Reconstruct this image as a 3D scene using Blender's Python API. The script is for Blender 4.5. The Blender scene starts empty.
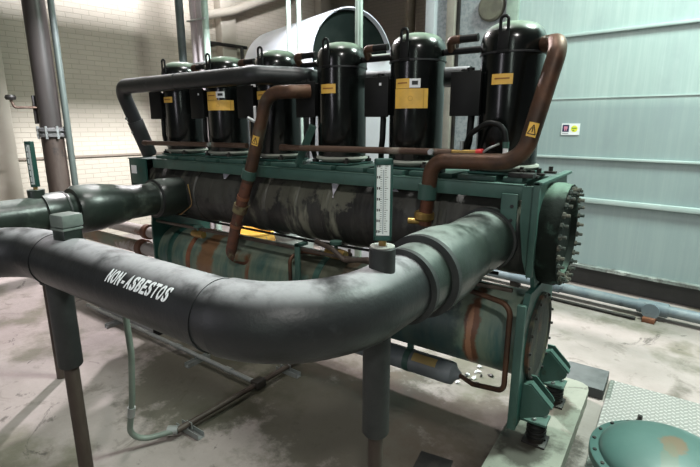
import bpy, bmesh, math, random
from mathutils import Vector, Matrix
random.seed(7)
C = bpy.context.scene.collection
PI = math.pi
RZ = -math.radians(7.3)            # the room is turned a little against the machine

# ------------------------------------------------------------------ materials
def M(name, base, rough=.5, metal=0.0, c2=None, nscale=4, lo=.4, hi=.65, stretch=(1, 1, 1),
      c3=None, scale3=9, lo3=.58, hi3=.68, stretch3=(1, 1, 1), bump=0, bscale=40, dust_toplight=None, coat=0, spec=.5, rr=0, det=6):
    m = bpy.data.materials.new(name); m.use_nodes = True
    nt = m.node_tree; N = nt.nodes; L = nt.links
    b = N['Principled BSDF']
    b.inputs['Roughness'].default_value = rough; b.inputs['Metallic'].default_value = metal
    b.inputs['Coat Weight'].default_value = coat; b.inputs['Coat Roughness'].default_value = .15
    b.inputs['Specular IOR Level'].default_value = spec
    tc = N.new('ShaderNodeTexCoord')
    def noise(scale, st, detail=det):
        mp = N.new('ShaderNodeMapping'); mp.inputs['Scale'].default_value = st
        L.new(tc.outputs['Object'], mp.inputs['Vector'])
        n = N.new('ShaderNodeTexNoise'); n.inputs['Scale'].default_value = scale
        n.inputs['Detail'].default_value = detail; n.inputs['Roughness'].default_value = .62
        L.new(mp.outputs[0], n.inputs['Vector']); return n.outputs['Fac']
    def ramp(fac, a, z):
        r = N.new('ShaderNodeMapRange'); r.inputs[1].default_value = a; r.inputs[2].default_value = z
        r.interpolation_type = 'SMOOTHSTEP'; L.new(fac, r.inputs[0]); return r.outputs[0]
    def mix(fac, a, c):
        x = N.new('ShaderNodeMix'); x.data_type = 'RGBA'
        if hasattr(fac, 'is_linked') or not isinstance(fac, (int, float)): L.new(fac, x.inputs[0])
        else: x.inputs[0].default_value = fac
        if isinstance(a, tuple): x.inputs[6].default_value = (*a, 1)
        else: L.new(a, x.inputs[6])
        x.inputs[7].default_value = (*c, 1)
        return x.outputs[2]
    col = base
    if c2: col = mix(ramp(noise(nscale, stretch), lo, hi), col, c2)
    if c3:
        f3 = ramp(noise(scale3, stretch3), lo3, hi3); col = mix(f3, col, c3)
    if dust_toplight:  # pale upward faces: dust, with light from above also put into the colour
        dc, amt, d0, d1 = dust_toplight
        g = N.new('ShaderNodeNewGeometry'); s = N.new('ShaderNodeSeparateXYZ'); L.new(g.outputs['Normal'], s.inputs[0])
        r = ramp(s.outputs['Z'], d0, d1)
        n = ramp(noise(7, (1, 1, 1)), .28, .6)
        mu = N.new('ShaderNodeMath'); mu.operation = 'MULTIPLY'; L.new(r, mu.inputs[0]); L.new(n, mu.inputs[1])
        mu2 = N.new('ShaderNodeMath'); mu2.operation = 'MULTIPLY'; L.new(mu.outputs[0], mu2.inputs[0]); mu2.inputs[1].default_value = amt
        col = mix(mu2.outputs[0], col, dc)
        ra = N.new('ShaderNodeMath'); ra.operation = 'MULTIPLY_ADD'; L.new(mu2.outputs[0], ra.inputs[0])
        ra.inputs[1].default_value = .75 - rough if rough < .75 else 0; ra.inputs[2].default_value = rough
        L.new(ra.outputs[0], b.inputs['Roughness'])
    if isinstance(col, tuple): b.inputs['Base Color'].default_value = (*col, 1)
    else: L.new(col, b.inputs['Base Color'])
    if rr:
        r = N.new('ShaderNodeMapRange'); L.new(noise(12, (1, 1, 1)), r.inputs[0]); r.inputs[1].default_value = .3; r.inputs[2].default_value = .7
        r.inputs[3].default_value = rough; r.inputs[4].default_value = rough + rr; L.new(r.outputs[0], b.inputs['Roughness'])
    if bump:
        bp = N.new('ShaderNodeBump'); bp.inputs['Strength'].default_value = bump; bp.inputs['Distance'].default_value = .01
        L.new(noise(bscale, stretch), bp.inputs['Height']); L.new(bp.outputs[0], b.inputs['Normal'])
    return m

GREEN = M('green_paint', (.027, .070, .057), .5, c2=(.038, .090, .074), nscale=5, c3=(.03, .045, .03), scale3=9, lo3=.6, hi3=.75, dust_toplight=((.13, .21, .17), .3, .6, 1))
GREEN_D = M('dark_green_paint', (.012, .055, .045), .45, c2=(.018, .075, .06), nscale=5, c3=(.035, .03, .02), scale3=8, lo3=.55, hi3=.75)
TEAL = M('condenser_paint', (.028, .082, .075), .42, c2=(.12, .16, .115), nscale=3.0, lo=.35, hi=.62, stretch=(3.5, .7, .7),
         c3=(.14, .055, .022), scale3=1.5, lo3=.57, hi3=.64, stretch3=(3.2, .4, .4), bump=.15, bscale=14, dust_toplight=((.20, .23, .18), .7, .15, .9))
def add_spots(m, spots, nscale=5, gain=2.6):
    nt = m.node_tree; N = nt.nodes; L = nt.links; b = N['Principled BSDF']; src = b.inputs['Base Color'].links[0].from_socket
    tc = N.new('ShaderNodeTexCoord')
    n = N.new('ShaderNodeTexNoise'); n.inputs['Scale'].default_value = nscale; n.inputs['Detail'].default_value = 8; n.inputs['Roughness'].default_value = .68; L.new(tc.outputs['Object'], n.inputs['Vector'])
    for (p, sc, col, amt) in spots:
        mp = N.new('ShaderNodeMapping'); mp.vector_type = 'TEXTURE'; mp.inputs['Location'].default_value = p; mp.inputs['Scale'].default_value = sc; L.new(tc.outputs['Object'], mp.inputs['Vector'])
        ln = N.new('ShaderNodeVectorMath'); ln.operation = 'LENGTH'; L.new(mp.outputs[0], ln.inputs[0])
        ad = N.new('ShaderNodeMath'); ad.operation = 'MULTIPLY_ADD'; L.new(n.outputs['Fac'], ad.inputs[0]); ad.inputs[1].default_value = gain; L.new(ln.outputs['Value'], ad.inputs[2])
        r = N.new('ShaderNodeMapRange'); r.inputs[1].default_value = 2.45; r.inputs[2].default_value = 2.15; r.inputs[4].default_value = amt; L.new(ad.outputs[0], r.inputs[0])
        x = N.new('ShaderNodeMix'); x.data_type = 'RGBA'; L.new(r.outputs[0], x.inputs[0]); L.new(src, x.inputs[6]); x.inputs[7].default_value = (*col, 1); src = x.outputs[2]
    L.new(src, b.inputs['Base Color'])
# (places are relative to the drum's own origin at -2.0, 2.5, .38)
add_spots(TEAL, [((1.20, -.22, .27), (.042, .3, .24), (.11, .04, .018), .95), ((1.19, -.25, .24), (.018, .3, .17), (.32, .16, .09), .7),
                 ((-1.0, -.15, .40), (.09, .3, .25), (.16, .075, .03), .9), ((.95, -.2, .42), (.12, .2, .08), (.07, .03, .018), .8), ((.1, -.15, .45), (.25, .2, .08), (.06, .05, .03), .7), ((.75, -.2, .2), (.35, .3, .3), (.012, .035, .045), .7)])
BLACKG = M('gloss_black', (.0025, .0032, .003), .2, c2=(.004, .005, .0045), nscale=3, coat=.1, spec=.42, dust_toplight=((.17, .23, .17), .95, .42, .9))  # pale dome tops are part dust, part painted light from above
BLACKM = M('matte_black', (.004, .0043, .0043), .5, c2=(.007, .0075, .007), dust_toplight=((.05, .055, .05), .5, .7, 1), spec=.2)
RUBBER = M('insulation_black', (.012, .0132, .0137), .42, c2=(.018, .0195, .0205), nscale=3, c3=(.06, .062, .066), scale3=5, lo3=.6, hi3=.75, bump=.25, bscale=16, dust_toplight=((.46, .46, .48), .62, .6, 1), spec=.38)  # pale pipe tops mix dust with light painted into the colour
RUBBERG = M('insulation_greenish', (.011, .016, .0135), .33, c2=(.022, .031, .025), nscale=4, lo=.38, hi=.7, c3=(.10, .13, .105), scale3=3.2, lo3=.56, hi3=.75, bump=.25, bscale=14, dust_toplight=((.34, .39, .36), .5, .6, 1))
RUBBERD = M('insulation_dark', (.014, .016, .016), .6, c2=(.024, .026, .026), nscale=6, bump=.2, bscale=30)
SHELL = M('shell_insulation', (.012, .012, .0115), .5, c2=(.034, .034, .031), nscale=2.6, lo=.42, hi=.66, stretch=(4, .8, .8),
          c3=(.17, .17, .13), scale3=2.1, lo3=.57, hi3=.68, stretch3=(3.6, .8, .8), bump=.6, bscale=5, dust_toplight=((.25, .24, .21), .3, .3, .95))
COPPER = M('aged_copper', (.095, .046, .026), .38, .5, c2=(.04, .024, .017), nscale=5, c3=(.12, .105, .075), scale3=3, lo3=.54, hi3=.72, rr=.3, bump=.1, bscale=30)
COPPERP = M('dull_copper', (.11, .07, .05), .5, .4, c2=(.07, .04, .028), nscale=4, c3=(.20, .17, .14), scale3=6, lo3=.58, hi3=.7)
RUSTPIPE = M('rusty_steel_pipe', (.040, .027, .020), .6, .2, c2=(.075, .058, .047), nscale=4, stretch=(1, 1, .25), c3=(.02, .017, .015), scale3=6)
STEELPIPE = M('grey_steel_pipe', (.06, .052, .048), .4, .4, c2=(.035, .032, .03), nscale=3, stretch=(1, 1, .15), c3=(.17, .155, .15), scale3=2, stretch3=(1, 1, .3))
GALV = M('galvanised', (.30, .32, .31), .42, .55, c2=(.33, .35, .35), nscale=20, c3=(.26, .27, .25), scale3=9)
GALVP = M('galvanised_panel', (.20, .225, .24), .5, .1, c2=(.29, .31, .325), nscale=24, lo=.35, hi=.6, det=2)
PALEGREEN = M('pale_green_conduit', (.12, .15, .125), .5, c2=(.16, .19, .16))
YELLOW = M('yellow_label', (.72, .43, .075), .5, c2=(.60, .36, .07), nscale=12)
WHITE = M('white_label', (.75, .76, .78), .5)
INK = M('label_ink', (.25, .10, .02), .6)
INKB = M('black_ink', (.01, .01, .012), .5)
STENCIL = M('stencil_paint', (.86, .90, .92), .6, c3=(.30, .32, .33), scale3=40, lo3=.62, hi3=.72)
REDP = M('red_plastic', (.55, .02, .02), .4)
BRASS = M('brass', (.38, .25, .08), .35, .8, c2=(.16, .10, .05))
IRON = M('black_iron', (.012, .011, .011), .5, .3, c2=(.03, .026, .022), nscale=9)
DRIER = M('blue_grey_enamel', (.13, .15, .165), .42, c2=(.17, .19, .20), nscale=6)
TANKW = M('white_lagging', (.62, .65, .70), .5, c2=(.55, .58, .63), nscale=2)
TANKD = M('dark_tank_end', (.0035, .006, .005), .9, c2=(.006, .009, .0075), nscale=3, spec=.03)
FLOORPIPE = M('blue_grey_pipe', (.115, .15, .175), .5, c2=(.17, .205, .22), nscale=5, c3=(.08, .10, .115), scale3=9)
BUCKY = M('yellow_plastic', (.72, .42, .08), .5)
BUCKG = M('grey_plastic', (.36, .38, .37), .55)
DISC = M('rusted_end_disc', (.010, .013, .009), .75, c2=(.05, .048, .026), nscale=5, lo=.5, hi=.62, stretch=(1, 3, 1), c3=(.07, .03, .014), scale3=5, lo3=.5, hi3=.62, bump=.4, bscale=10)
DOMEG = M('sea_green_paint', (.060, .125, .112), .42, c2=(.075, .145, .13), nscale=3, c3=(.17, .14, .08), scale3=3.2, lo3=.66, hi3=.78, bump=.05, bscale=30)
DARKSLAB = M('slab_steel', (.045, .05, .05), .6, c2=(.07, .075, .075), dust_toplight=((.12, .13, .13), .6, .7, 1))
PLINTHM = M('plinth_paint', (.035, .035, .035), .6, c2=(.05, .05, .05), nscale=3, c3=(.22, .23, .22), scale3=6, lo3=.68, hi3=.76, stretch3=(1, 1, .25))
LIPM = M('ledge_paint', (.20, .23, .215), .6, c2=(.09, .09, .085), nscale=10, c3=(.36, .38, .36), scale3=7)
COLM = M('column_paint', (.33, .30, .245), .6, c2=(.30, .27, .22), nscale=2)
STRUT = M('pale_strut', (.26, .33, .28), .5, c2=(.20, .26, .22), nscale=5)
PVC = M('white_pipe_cover', (.34, .30, .30), .5, c2=(.24, .21, .21), nscale=4, stretch=(1, 1, .2))
DKPIPE = M('dark_green_pipe', (.03, .045, .042), .5, c2=(.05, .07, .065))
MUDPIPE = M('stained_water_pipe', (.13, .15, .11), .6, c2=(.20, .13, .08), nscale=5, c3=(.36, .34, .33), scale3=3, lo3=.5, hi3=.6)
PALEPIPE = M('pale_water_pipe', (.42, .39, .37), .6, c2=(.33, .29, .26), nscale=5, c3=(.20, .09, .05), scale3=4)
RUSTRED = M('rust_red', (.20, .07, .03), .65, c2=(.11, .05, .03))
PAPER = M('white_tag', (.55, .53, .60), .7)
RIBM = M('wall_rib_paint', (.38, .47, .46), .5, c2=(.43, .51, .50), nscale=3)

def concrete(name, a, b2, stain, stain2, pit=.5, srange=(.5, .62), spots=()):
    m = M(name, a, .72, c2=b2, nscale=1.4, lo=.35, hi=.68, c3=stain, scale3=.85, lo3=srange[0], hi3=srange[1], bump=.35, bscale=22)
    nt = m.node_tree; N = nt.nodes; L = nt.links; b = N['Principled BSDF']
    src = b.inputs['Base Color'].links[0].from_socket
    tc = N.new('ShaderNodeTexCoord')
    def layer(src, scale, dist, lo, hi, col, amt):
        n = N.new('ShaderNodeTexNoise'); n.inputs['Scale'].default_value = scale; n.inputs['Detail'].default_value = 9
        n.inputs['Distortion'].default_value = dist; n.inputs['Roughness'].default_value = .7
        L.new(tc.outputs['Object'], n.inputs['Vector'])
        r = N.new('ShaderNodeMapRange'); r.inputs[1].default_value = lo; r.inputs[2].default_value = hi; r.inputs[4].default_value = amt
        L.new(n.outputs['Fac'], r.inputs[0])
        x = N.new('ShaderNodeMix'); x.data_type = 'RGBA'; L.new(r.outputs[0], x.inputs[0]); L.new(src, x.inputs[6]); x.inputs[7].default_value = (*col, 1)
        return x.outputs[2]
    src = layer(src, 5, .6, .56, .68, stain2, .8)
    src = layer(src, 2.2, 1.4, .62, .66, tuple(c * .45 for c in stain2), .75)
    src = layer(src, 34, 0, .60, .72, tuple(c * .5 for c in a), pit)
    for (px, py, sx, sy, col, amt) in spots:
        mp = N.new('ShaderNodeMapping'); mp.vector_type = 'TEXTURE'; mp.inputs['Location'].default_value = (px, py, 0); mp.inputs['Scale'].default_value = (sx, sy, 1); L.new(tc.outputs['Object'], mp.inputs['Vector'])
        ln = N.new('ShaderNodeVectorMath'); ln.operation = 'LENGTH'; L.new(mp.outputs[0], ln.inputs[0])
        n = N.new('ShaderNodeTexNoise'); n.inputs['Scale'].default_value = 3.2; n.inputs['Detail'].default_value = 9; n.inputs['Roughness'].default_value = .68; L.new(tc.outputs['Object'], n.inputs['Vector'])
        ad = N.new('ShaderNodeMath'); ad.operation = 'MULTIPLY_ADD'; L.new(n.outputs['Fac'], ad.inputs[0]); ad.inputs[1].default_value = 2.6; L.new(ln.outputs['Value'], ad.inputs[2])
        r = N.new('ShaderNodeMapRange'); r.inputs[1].default_value = 2.5; r.inputs[2].default_value = 2.1; r.inputs[4].default_value = amt; L.new(ad.outputs[0], r.inputs[0])
        x = N.new('ShaderNodeMix'); x.data_type = 'RGBA'; L.new(r.outputs[0], x.inputs[0]); L.new(src, x.inputs[6]); x.inputs[7].default_value = (*col, 1); src = x.outputs[2]
    L.new(src, b.inputs['Base Color'])
    return m
OL = (.048, .045, .027); BR = (.07, .052, .036)
FLOOR = concrete('stained_concrete', (.30, .26, .245), (.225, .195, .18), (.13, .12, .09), (.125, .105, .09), spots=(
    (-2.75, 1.45, .62, .45, OL, .85), (-1.75, 1.9, .8, .6, OL, .85), (-1.0, 2.25, .5, .45, BR, .75), (-3.1, 1.95, .45, .3, OL, .5),
    (-.75, 2.35, .22, .25, (.03, .025, .02), .8), (-4.6, 1.6, .5, .5, OL, .35), (-.26, 2.9, .1, .6, OL, .7), (-2.2, 2.3, .5, .25, (.12, .08, .06), .6)))
PAD = concrete('plinth_concrete', (.25, .26, .215), (.19, .20, .165), (.20, .20, .15), (.12, .11, .085), pit=.8, srange=(.55, .7), spots=((-.47, 2.30, .14, .20, (.035, .03, .022), .9), (-.42, 2.78, .10, .14, (.05, .03, .02), .8)))

def sheet_wall():
    m = M('pale_teal_sheet', (.33, .42, .41), .42, c2=(.38, .465, .45), nscale=2.2, stretch=(9, 9, .35), c3=(.29, .36, .365), scale3=3, lo3=.45, hi3=.8, stretch3=(1, 1, .5), bump=.04, bscale=3)
    nt = m.node_tree; N = nt.nodes; L = nt.links; b = N['Principled BSDF']
    src = b.inputs['Base Color'].links[0].from_socket
    tc = N.new('ShaderNodeTexCoord')
    mp = N.new('ShaderNodeMapping'); mp.inputs['Scale'].default_value = (60, 60, .5); L.new(tc.outputs['Object'], mp.inputs['Vector'])
    n = N.new('ShaderNodeTexNoise'); n.inputs['Scale'].default_value = 1; n.inputs['Detail'].default_value = 4; L.new(mp.outputs[0], n.inputs['Vector'])
    r = N.new('ShaderNodeMapRange'); r.inputs[1].default_value = .58; r.inputs[2].default_value = .74; r.inputs[4].default_value = .45; L.new(n.outputs['Fac'], r.inputs[0])
    x = N.new('ShaderNodeMix'); x.data_type = 'RGBA'; L.new(r.outputs[0], x.inputs[0]); L.new(src, x.inputs[6]); x.inputs[7].default_value = (.46, .53, .52, 1)
    # the lower sheets are greyer
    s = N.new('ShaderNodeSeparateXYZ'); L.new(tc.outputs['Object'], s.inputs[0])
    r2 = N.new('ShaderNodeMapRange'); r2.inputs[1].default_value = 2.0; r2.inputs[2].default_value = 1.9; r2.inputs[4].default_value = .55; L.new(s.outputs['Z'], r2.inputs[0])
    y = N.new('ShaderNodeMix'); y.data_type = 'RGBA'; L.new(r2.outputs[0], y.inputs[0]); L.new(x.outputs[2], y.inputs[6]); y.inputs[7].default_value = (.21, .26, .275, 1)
    L.new(y.outputs[2], b.inputs['Base Color']); return m
SHEET = sheet_wall()

def brick(name, a, b2, mortar, vertical_axis='XZ'):
    m = bpy.data.materials.new(name); m.use_nodes = True
    nt = m.node_tree; N = nt.nodes; L = nt.links; b = N['Principled BSDF']; b.inputs['Roughness'].default_value = .6
    tc = N.new('ShaderNodeTexCoord'); s = N.new('ShaderNodeSeparateXYZ'); L.new(tc.outputs['Object'], s.inputs[0])
    c = N.new('ShaderNodeCombineXYZ'); L.new(s.outputs['Y' if vertical_axis == 'YZ' else 'X'], c.inputs[0]); L.new(s.outputs['Z'], c.inputs[1])
    t = N.new('ShaderNodeTexBrick'); L.new(c.outputs[0], t.inputs['Vector'])
    t.inputs['Scale'].default_value = 1; t.inputs['Brick Width'].default_value = .21; t.inputs['Row Height'].default_value = .068
    t.inputs['Mortar Size'].default_value = .006; t.inputs['Mortar Smooth'].default_value = .4
    t.inputs['Color1'].default_value = (*a, 1); t.inputs['Color2'].default_value = (*b2, 1); t.inputs['Mortar'].default_value = (*mortar, 1)
    L.new(t.outputs['Color'], b.inputs['Base Color'])
    bp = N.new('ShaderNodeBump'); bp.inputs['Strength'].default_value = .5; bp.inputs['Distance'].default_value = .01; bp.invert = True
    L.new(t.outputs['Fac'], bp.inputs['Height']); L.new(bp.outputs[0], b.inputs['Normal'])
    return m
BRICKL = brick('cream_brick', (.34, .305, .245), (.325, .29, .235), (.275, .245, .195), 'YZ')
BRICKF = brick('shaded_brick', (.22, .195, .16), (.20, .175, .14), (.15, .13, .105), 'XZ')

def plate_mat():
    m = bpy.data.materials.new('diamond_plate'); m.use_nodes = True
    nt = m.node_tree; N = nt.nodes; L = nt.links; b = N['Principled BSDF']
    tc = N.new('ShaderNodeTexCoord'); mp = N.new('ShaderNodeMapping'); mp.inputs['Scale'].default_value = (34, 34, 0); mp.inputs['Rotation'].default_value = (0, 0, .78)
    L.new(tc.outputs['Object'], mp.inputs['Vector']); s = N.new('ShaderNodeSeparateXYZ'); L.new(mp.outputs[0], s.inputs[0])
    def ma(op, a, c=None):
        n = N.new('ShaderNodeMath'); n.operation = op
        for i, v in enumerate((a, c)):
            if v is None: continue
            if isinstance(v, (int, float)): n.inputs[i].default_value = v
            else: L.new(v, n.inputs[i])
        return n.outputs[0]
    fx = ma('FRACT', s.outputs[0]); fy = ma('FRACT', s.outputs[1])
    par = ma('MODULO', ma('ABSOLUTE', ma('ADD', ma('FLOOR', s.outputs[0]), ma('FLOOR', s.outputs[1]))), 2)
    u = ma('SUBTRACT', fx, .5); v = ma('SUBTRACT', fy, .5)
    def ell(a, c, ra, rc): return ma('ADD', ma('POWER', ma('ABSOLUTE', ma('DIVIDE', a, ra)), 2), ma('POWER', ma('ABSOLUTE', ma('DIVIDE', c, rc)), 2))
    e1 = ell(u, v, .46, .17); e2 = ell(u, v, .17, .46)
    mx = N.new('ShaderNodeMix'); L.new(par, mx.inputs[0]); L.new(e1, mx.inputs[2]); L.new(e2, mx.inputs[3])
    r = N.new('ShaderNodeMapRange'); r.inputs[1].default_value = 1.1; r.inputs[2].default_value = .6; L.new(mx.outputs[0], r.inputs[0])
    c = N.new('ShaderNodeMix'); c.data_type = 'RGBA'; L.new(r.outputs[0], c.inputs[0]); c.inputs[6].default_value = (.23, .24, .22, 1); c.inputs[7].default_value = (.44, .45, .42, 1)
    L.new(c.outputs[2], b.inputs['Base Color']); b.inputs['Metallic'].default_value = .25; b.inputs['Roughness'].default_value = .42
    bp = N.new('ShaderNodeBump'); bp.inputs['Strength'].default_value = .7; bp.inputs['Distance'].default_value = .006
    L.new(r.outputs[0], bp.inputs['Height']); L.new(bp.outputs[0], b.inputs['Normal'])
    return m
PLATE = plate_mat()

def gauge_mat():
    return M('gauge_scale', (.72, .78, .76), .5)
GAUGE = gauge_mat()

# ------------------------------------------------------------------ mesh helpers
def fillet(pts, r, n=8):
    pts = [Vector(p) for p in pts]; out = [pts[0]]
    rs = r if isinstance(r, (list, tuple)) else [r] * (len(pts) - 2)
    for i in range(1, len(pts) - 1):
        a, p, b = pts[i - 1], pts[i], pts[i + 1]
        u = (a - p).normalized(); v = (b - p).normalized(); ang = u.angle(v)
        if ang > PI - .02: out.append(p); continue
        d = rs[i - 1] / math.tan(ang / 2); d = min(d, (a - p).length * .49 if i > 1 else (a - p).length * .95, (b - p).length * .49 if i < len(pts) - 2 else (b - p).length * .95)
        rr = d * math.tan(ang / 2); c = p + (u + v).normalized() * (rr / math.sin(ang / 2))
        s = p + u * d; e = p + v * d
        for k in range(n + 1):
            t = k / n; q = (s - c).lerp(e - c, t)
            # slerp
            om = (s - c).angle(e - c)
            q = ((s - c) * math.sin((1 - t) * om) + (e - c) * math.sin(t * om)) / math.sin(om) if om > 1e-4 else q
            out.append(c + q)
    out.append(pts[-1]); return out

class MB:
    def __init__(s): s.bm = bmesh.new()
    def box(s, x0, x1, y0, y1, z0, z1, bev=0, rot=None):
        b = bmesh.new(); bmesh.ops.create_cube(b, size=1)
        c = Vector(((x0 + x1) / 2, (y0 + y1) / 2, (z0 + z1) / 2))
        for v in b.verts: v.co = Vector((v.co.x * (x1 - x0), v.co.y * (y1 - y0), v.co.z * (z1 - z0)))
        if bev: bmesh.ops.bevel(b, geom=list(b.edges), offset=bev, segments=2, affect='EDGES', profile=.5)
        if rot is not None:
            for v in b.verts: v.co = rot @ v.co
        for v in b.verts: v.co += c
        s.add(b); return s
    def add(s, b):
        me = bpy.data.meshes.new('t'); b.to_mesh(me); b.free(); s.bm.from_mesh(me); bpy.data.meshes.remove(me)
    def prism(s, poly, axis, a0, a1):
        """polygon in the two other axes, extruded along axis"""
        def mk(p, a):
            if axis == 'x': return (a, p[0], p[1])
            if axis == 'y': return (p[0], a, p[1])
            return (p[0], p[1], a)
        v0 = [s.bm.verts.new(mk(p, a0)) for p in poly]; v1 = [s.bm.verts.new(mk(p, a1)) for p in poly]
        s.bm.faces.new(v0); s.bm.faces.new(list(reversed(v1)))
        n = len(poly)
        for i in range(n): s.bm.faces.new((v0[i], v1[i], v1[(i + 1) % n], v0[(i + 1) % n]))
        return s
    def tube(s, path, r, seg=20, caps=True):
        path = [Vector(p) for p in path]; q = [path[0]]
        for p in path[1:]:
            if (p - q[-1]).length > 1e-5: q.append(p)
        path = q; n = len(path)
        rs = r if isinstance(r, (list, tuple)) else [r] * n
        t0 = (path[1] - path[0]).normalized()
        ref = Vector((0, 0, 1)) if abs(t0.z) < .9 else Vector((1, 0, 0))
        u = t0.cross(ref).normalized(); rings = []; tp = t0
        for i, p in enumerate(path):
            t = (path[min(i + 1, n - 1)] - path[max(i - 1, 0)]).normalized()
            q = tp.rotation_difference(t); u = (q @ u); u = (u - t * u.dot(t)).normalized(); w = t.cross(u); tp = t
            rings.append([s.bm.verts.new(p + (u * math.cos(2 * PI * k / seg) + w * math.sin(2 * PI * k / seg)) * rs[i]) for k in range(seg)])
        for i in range(n - 1):
            for k in range(seg):
                s.bm.faces.new((rings[i][k], rings[i][(k + 1) % seg], rings[i + 1][(k + 1) % seg], rings[i + 1][k]))
        if caps:
            s.bm.faces.new(list(reversed(rings[0]))); s.bm.faces.new(rings[-1])
        return s
    def lathe(s, prof, origin=(0, 0, 0), axis='z', seg=40):
        """prof: list of (radius, height along axis)"""
        o = Vector(origin)
        def mk(r, h, a):
            c, d = r * math.cos(a), r * math.sin(a)
            if axis == 'z': return o + Vector((c, d, h))
            if axis == 'x': return o + Vector((h, c, d))
            return o + Vector((d, h, c))
        rings = []
        for r, h in prof:
            if r < 1e-5: rings.append([s.bm.verts.new(mk(0, h, 0))])
            else: rings.append([s.bm.verts.new(mk(r, h, 2 * PI * k / seg)) for k in range(seg)])
        for a, b in zip(rings, rings[1:]):
            for k in range(seg):
                f = [a[k % len(a)], a[(k + 1) % len(a)], b[(k + 1) % len(b)], b[k % len(b)]]
                g = []
                for v in f:
                    if v not in g: g.append(v)
                if len(g) > 2:
                    try: s.bm.faces.new(g)
                    except ValueError: pass
        for rg in (rings[0], rings[-1]):
            if len(rg) > 2: s.bm.faces.new(rg)
        return s
    def patch(s, cx, cy, r, a0, a1, z0, z1, n=8, th=.0015):
        """a label bent round a vertical cylinder, angles in degrees"""
        A = [math.radians(a0 + (a1 - a0) * i / n) for i in range(n + 1)]
        g = [[[s.bm.verts.new((cx + rr * math.cos(a), cy + rr * math.sin(a), z)) for z in (z0, z1)] for a in A] for rr in (r, r + th)]
        for i in range(n):
            for j, lay in enumerate(g):
                f = (lay[i][0], lay[i + 1][0], lay[i + 1][1], lay[i][1]); s.bm.faces.new(f if j else tuple(reversed(f)))
            for z in (0, 1): s.bm.faces.new((g[0][i][z], g[0][i + 1][z], g[1][i + 1][z], g[1][i][z]))
        for i in (0, n): s.bm.faces.new((g[0][i][0], g[0][i][1], g[1][i][1], g[1][i][0]))
        return s
    def build(s, name, mat, parent=None, smooth=40, wob=None, recalc=True):
        bm = s.bm
        if recalc: bmesh.ops.recalc_face_normals(bm, faces=bm.faces)
        if wob:
            amp, sc = wob
            from mathutils import noise as mn
            bm.normal_update()
            for v in bm.verts: v.co += v.normal * (mn.noise(Vector((v.co.x * sc[0], v.co.y * sc[1], v.co.z * sc[2]))) * amp)
        if parent is not None:
            off = Vector((0, 0, 0)); p = parent
            while p is not None: off += p.location; p = p.parent
            for v in bm.verts: v.co -= off
        me = bpy.data.meshes.new(name); bm.to_mesh(me); bm.free()
        me.materials.append(mat)
        for p in me.polygons: p.use_smooth = smooth > 0
        o = bpy.data.objects.new(name, me); C.objects.link(o)
        if smooth:
            try: me.set_sharp_from_angle(angle=math.radians(smooth))
            except Exception: pass
        if parent is not None: o.parent = parent
        return o

def tag(o, label, cat, group=None):
    o['label'] = label; o['category'] = cat
    if group: o['group'] = group
    return o
def thing(name, label, cat, loc=(0, 0, 0), group=None):
    o = bpy.data.objects.new(name, None); C.objects.link(o); o.location = loc; o.empty_display_size = .1
    return tag(o, label, cat, group)
def struct(o, rot=True):
    o['kind'] = 'structure'
    if rot: o.rotation_euler = (0, 0, RZ)
    return o
RM = Matrix.Rotation(RZ, 3, 'Z')
def R(u, v, z=0): return RM @ Vector((u, v, z))

# ------------------------------------------------------------------ setting
struct(MB().box(-7.9, 4.5, -3.5, 9.3, -.12, 0).build('floor', FLOOR, smooth=0))
struct(MB().box(-7.9, 4.5, -3.5, 9.3, 5.6, 5.75).build('ceiling', COLM, smooth=0))
struct(MB().box(-7.9, -7.65, -3.5, 9.0, 0, 5.6).build('wall_left', BRICKL, smooth=0))
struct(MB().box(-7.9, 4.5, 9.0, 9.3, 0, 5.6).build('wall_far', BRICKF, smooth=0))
w = MB(); w.box(-2.44, 4.5, 5.40, 5.6, .22, 5.6)
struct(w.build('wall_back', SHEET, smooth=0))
struct(MB().box(-2.6, 4.5, 5.44, 5.6, 0, .22).build('baseboard_back', PLINTHM, smooth=0))
struct(MB().box(-2.46, 4.5, 5.33, 5.44, .215, .245).build('trim_1', LIPM, smooth=0))
for i, (z, h, d) in enumerate(((2.63, .03, .03), (1.385, .025, .03), (.93, .05, .045))):
    struct(MB().box(-2.40, 4.5, 5.40 - d, 5.402, z, z + h, .004).build('trim_%d' % (i + 2), RIBM))
struct(MB().box(-2.52, -2.38, 5.37, 5.41, .24, 5.6, .005).build('trim_5', STRUT))
# lap joint in the sheet: a thin bead
struct(MB().box(-2.38, 4.5, 5.392, 5.402, 2.008, 2.02).build('trim_6', RIBM))
# ledge along the brick wall
struct(MB().box(-7.65, -7.615, -3.5, 9.0, 1.27, 1.295).build('trim_7', M('ledge_joint', (.16, .13, .10), .7), smooth=0))
struct(MB().box(-7.65, -7.25, .7, 1.62, 0, 5.6, .01).build('trim_8', COLM))
struct(MB().box(-7.65, -7.45, 4.9, 5.2, 0, 5.6, .01).build('trim_9', COLM))
struct(MB().box(-7.65, -7.45, 7.3, 7.6, 0, 5.6, .01).build('trim_10', COLM))
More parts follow.
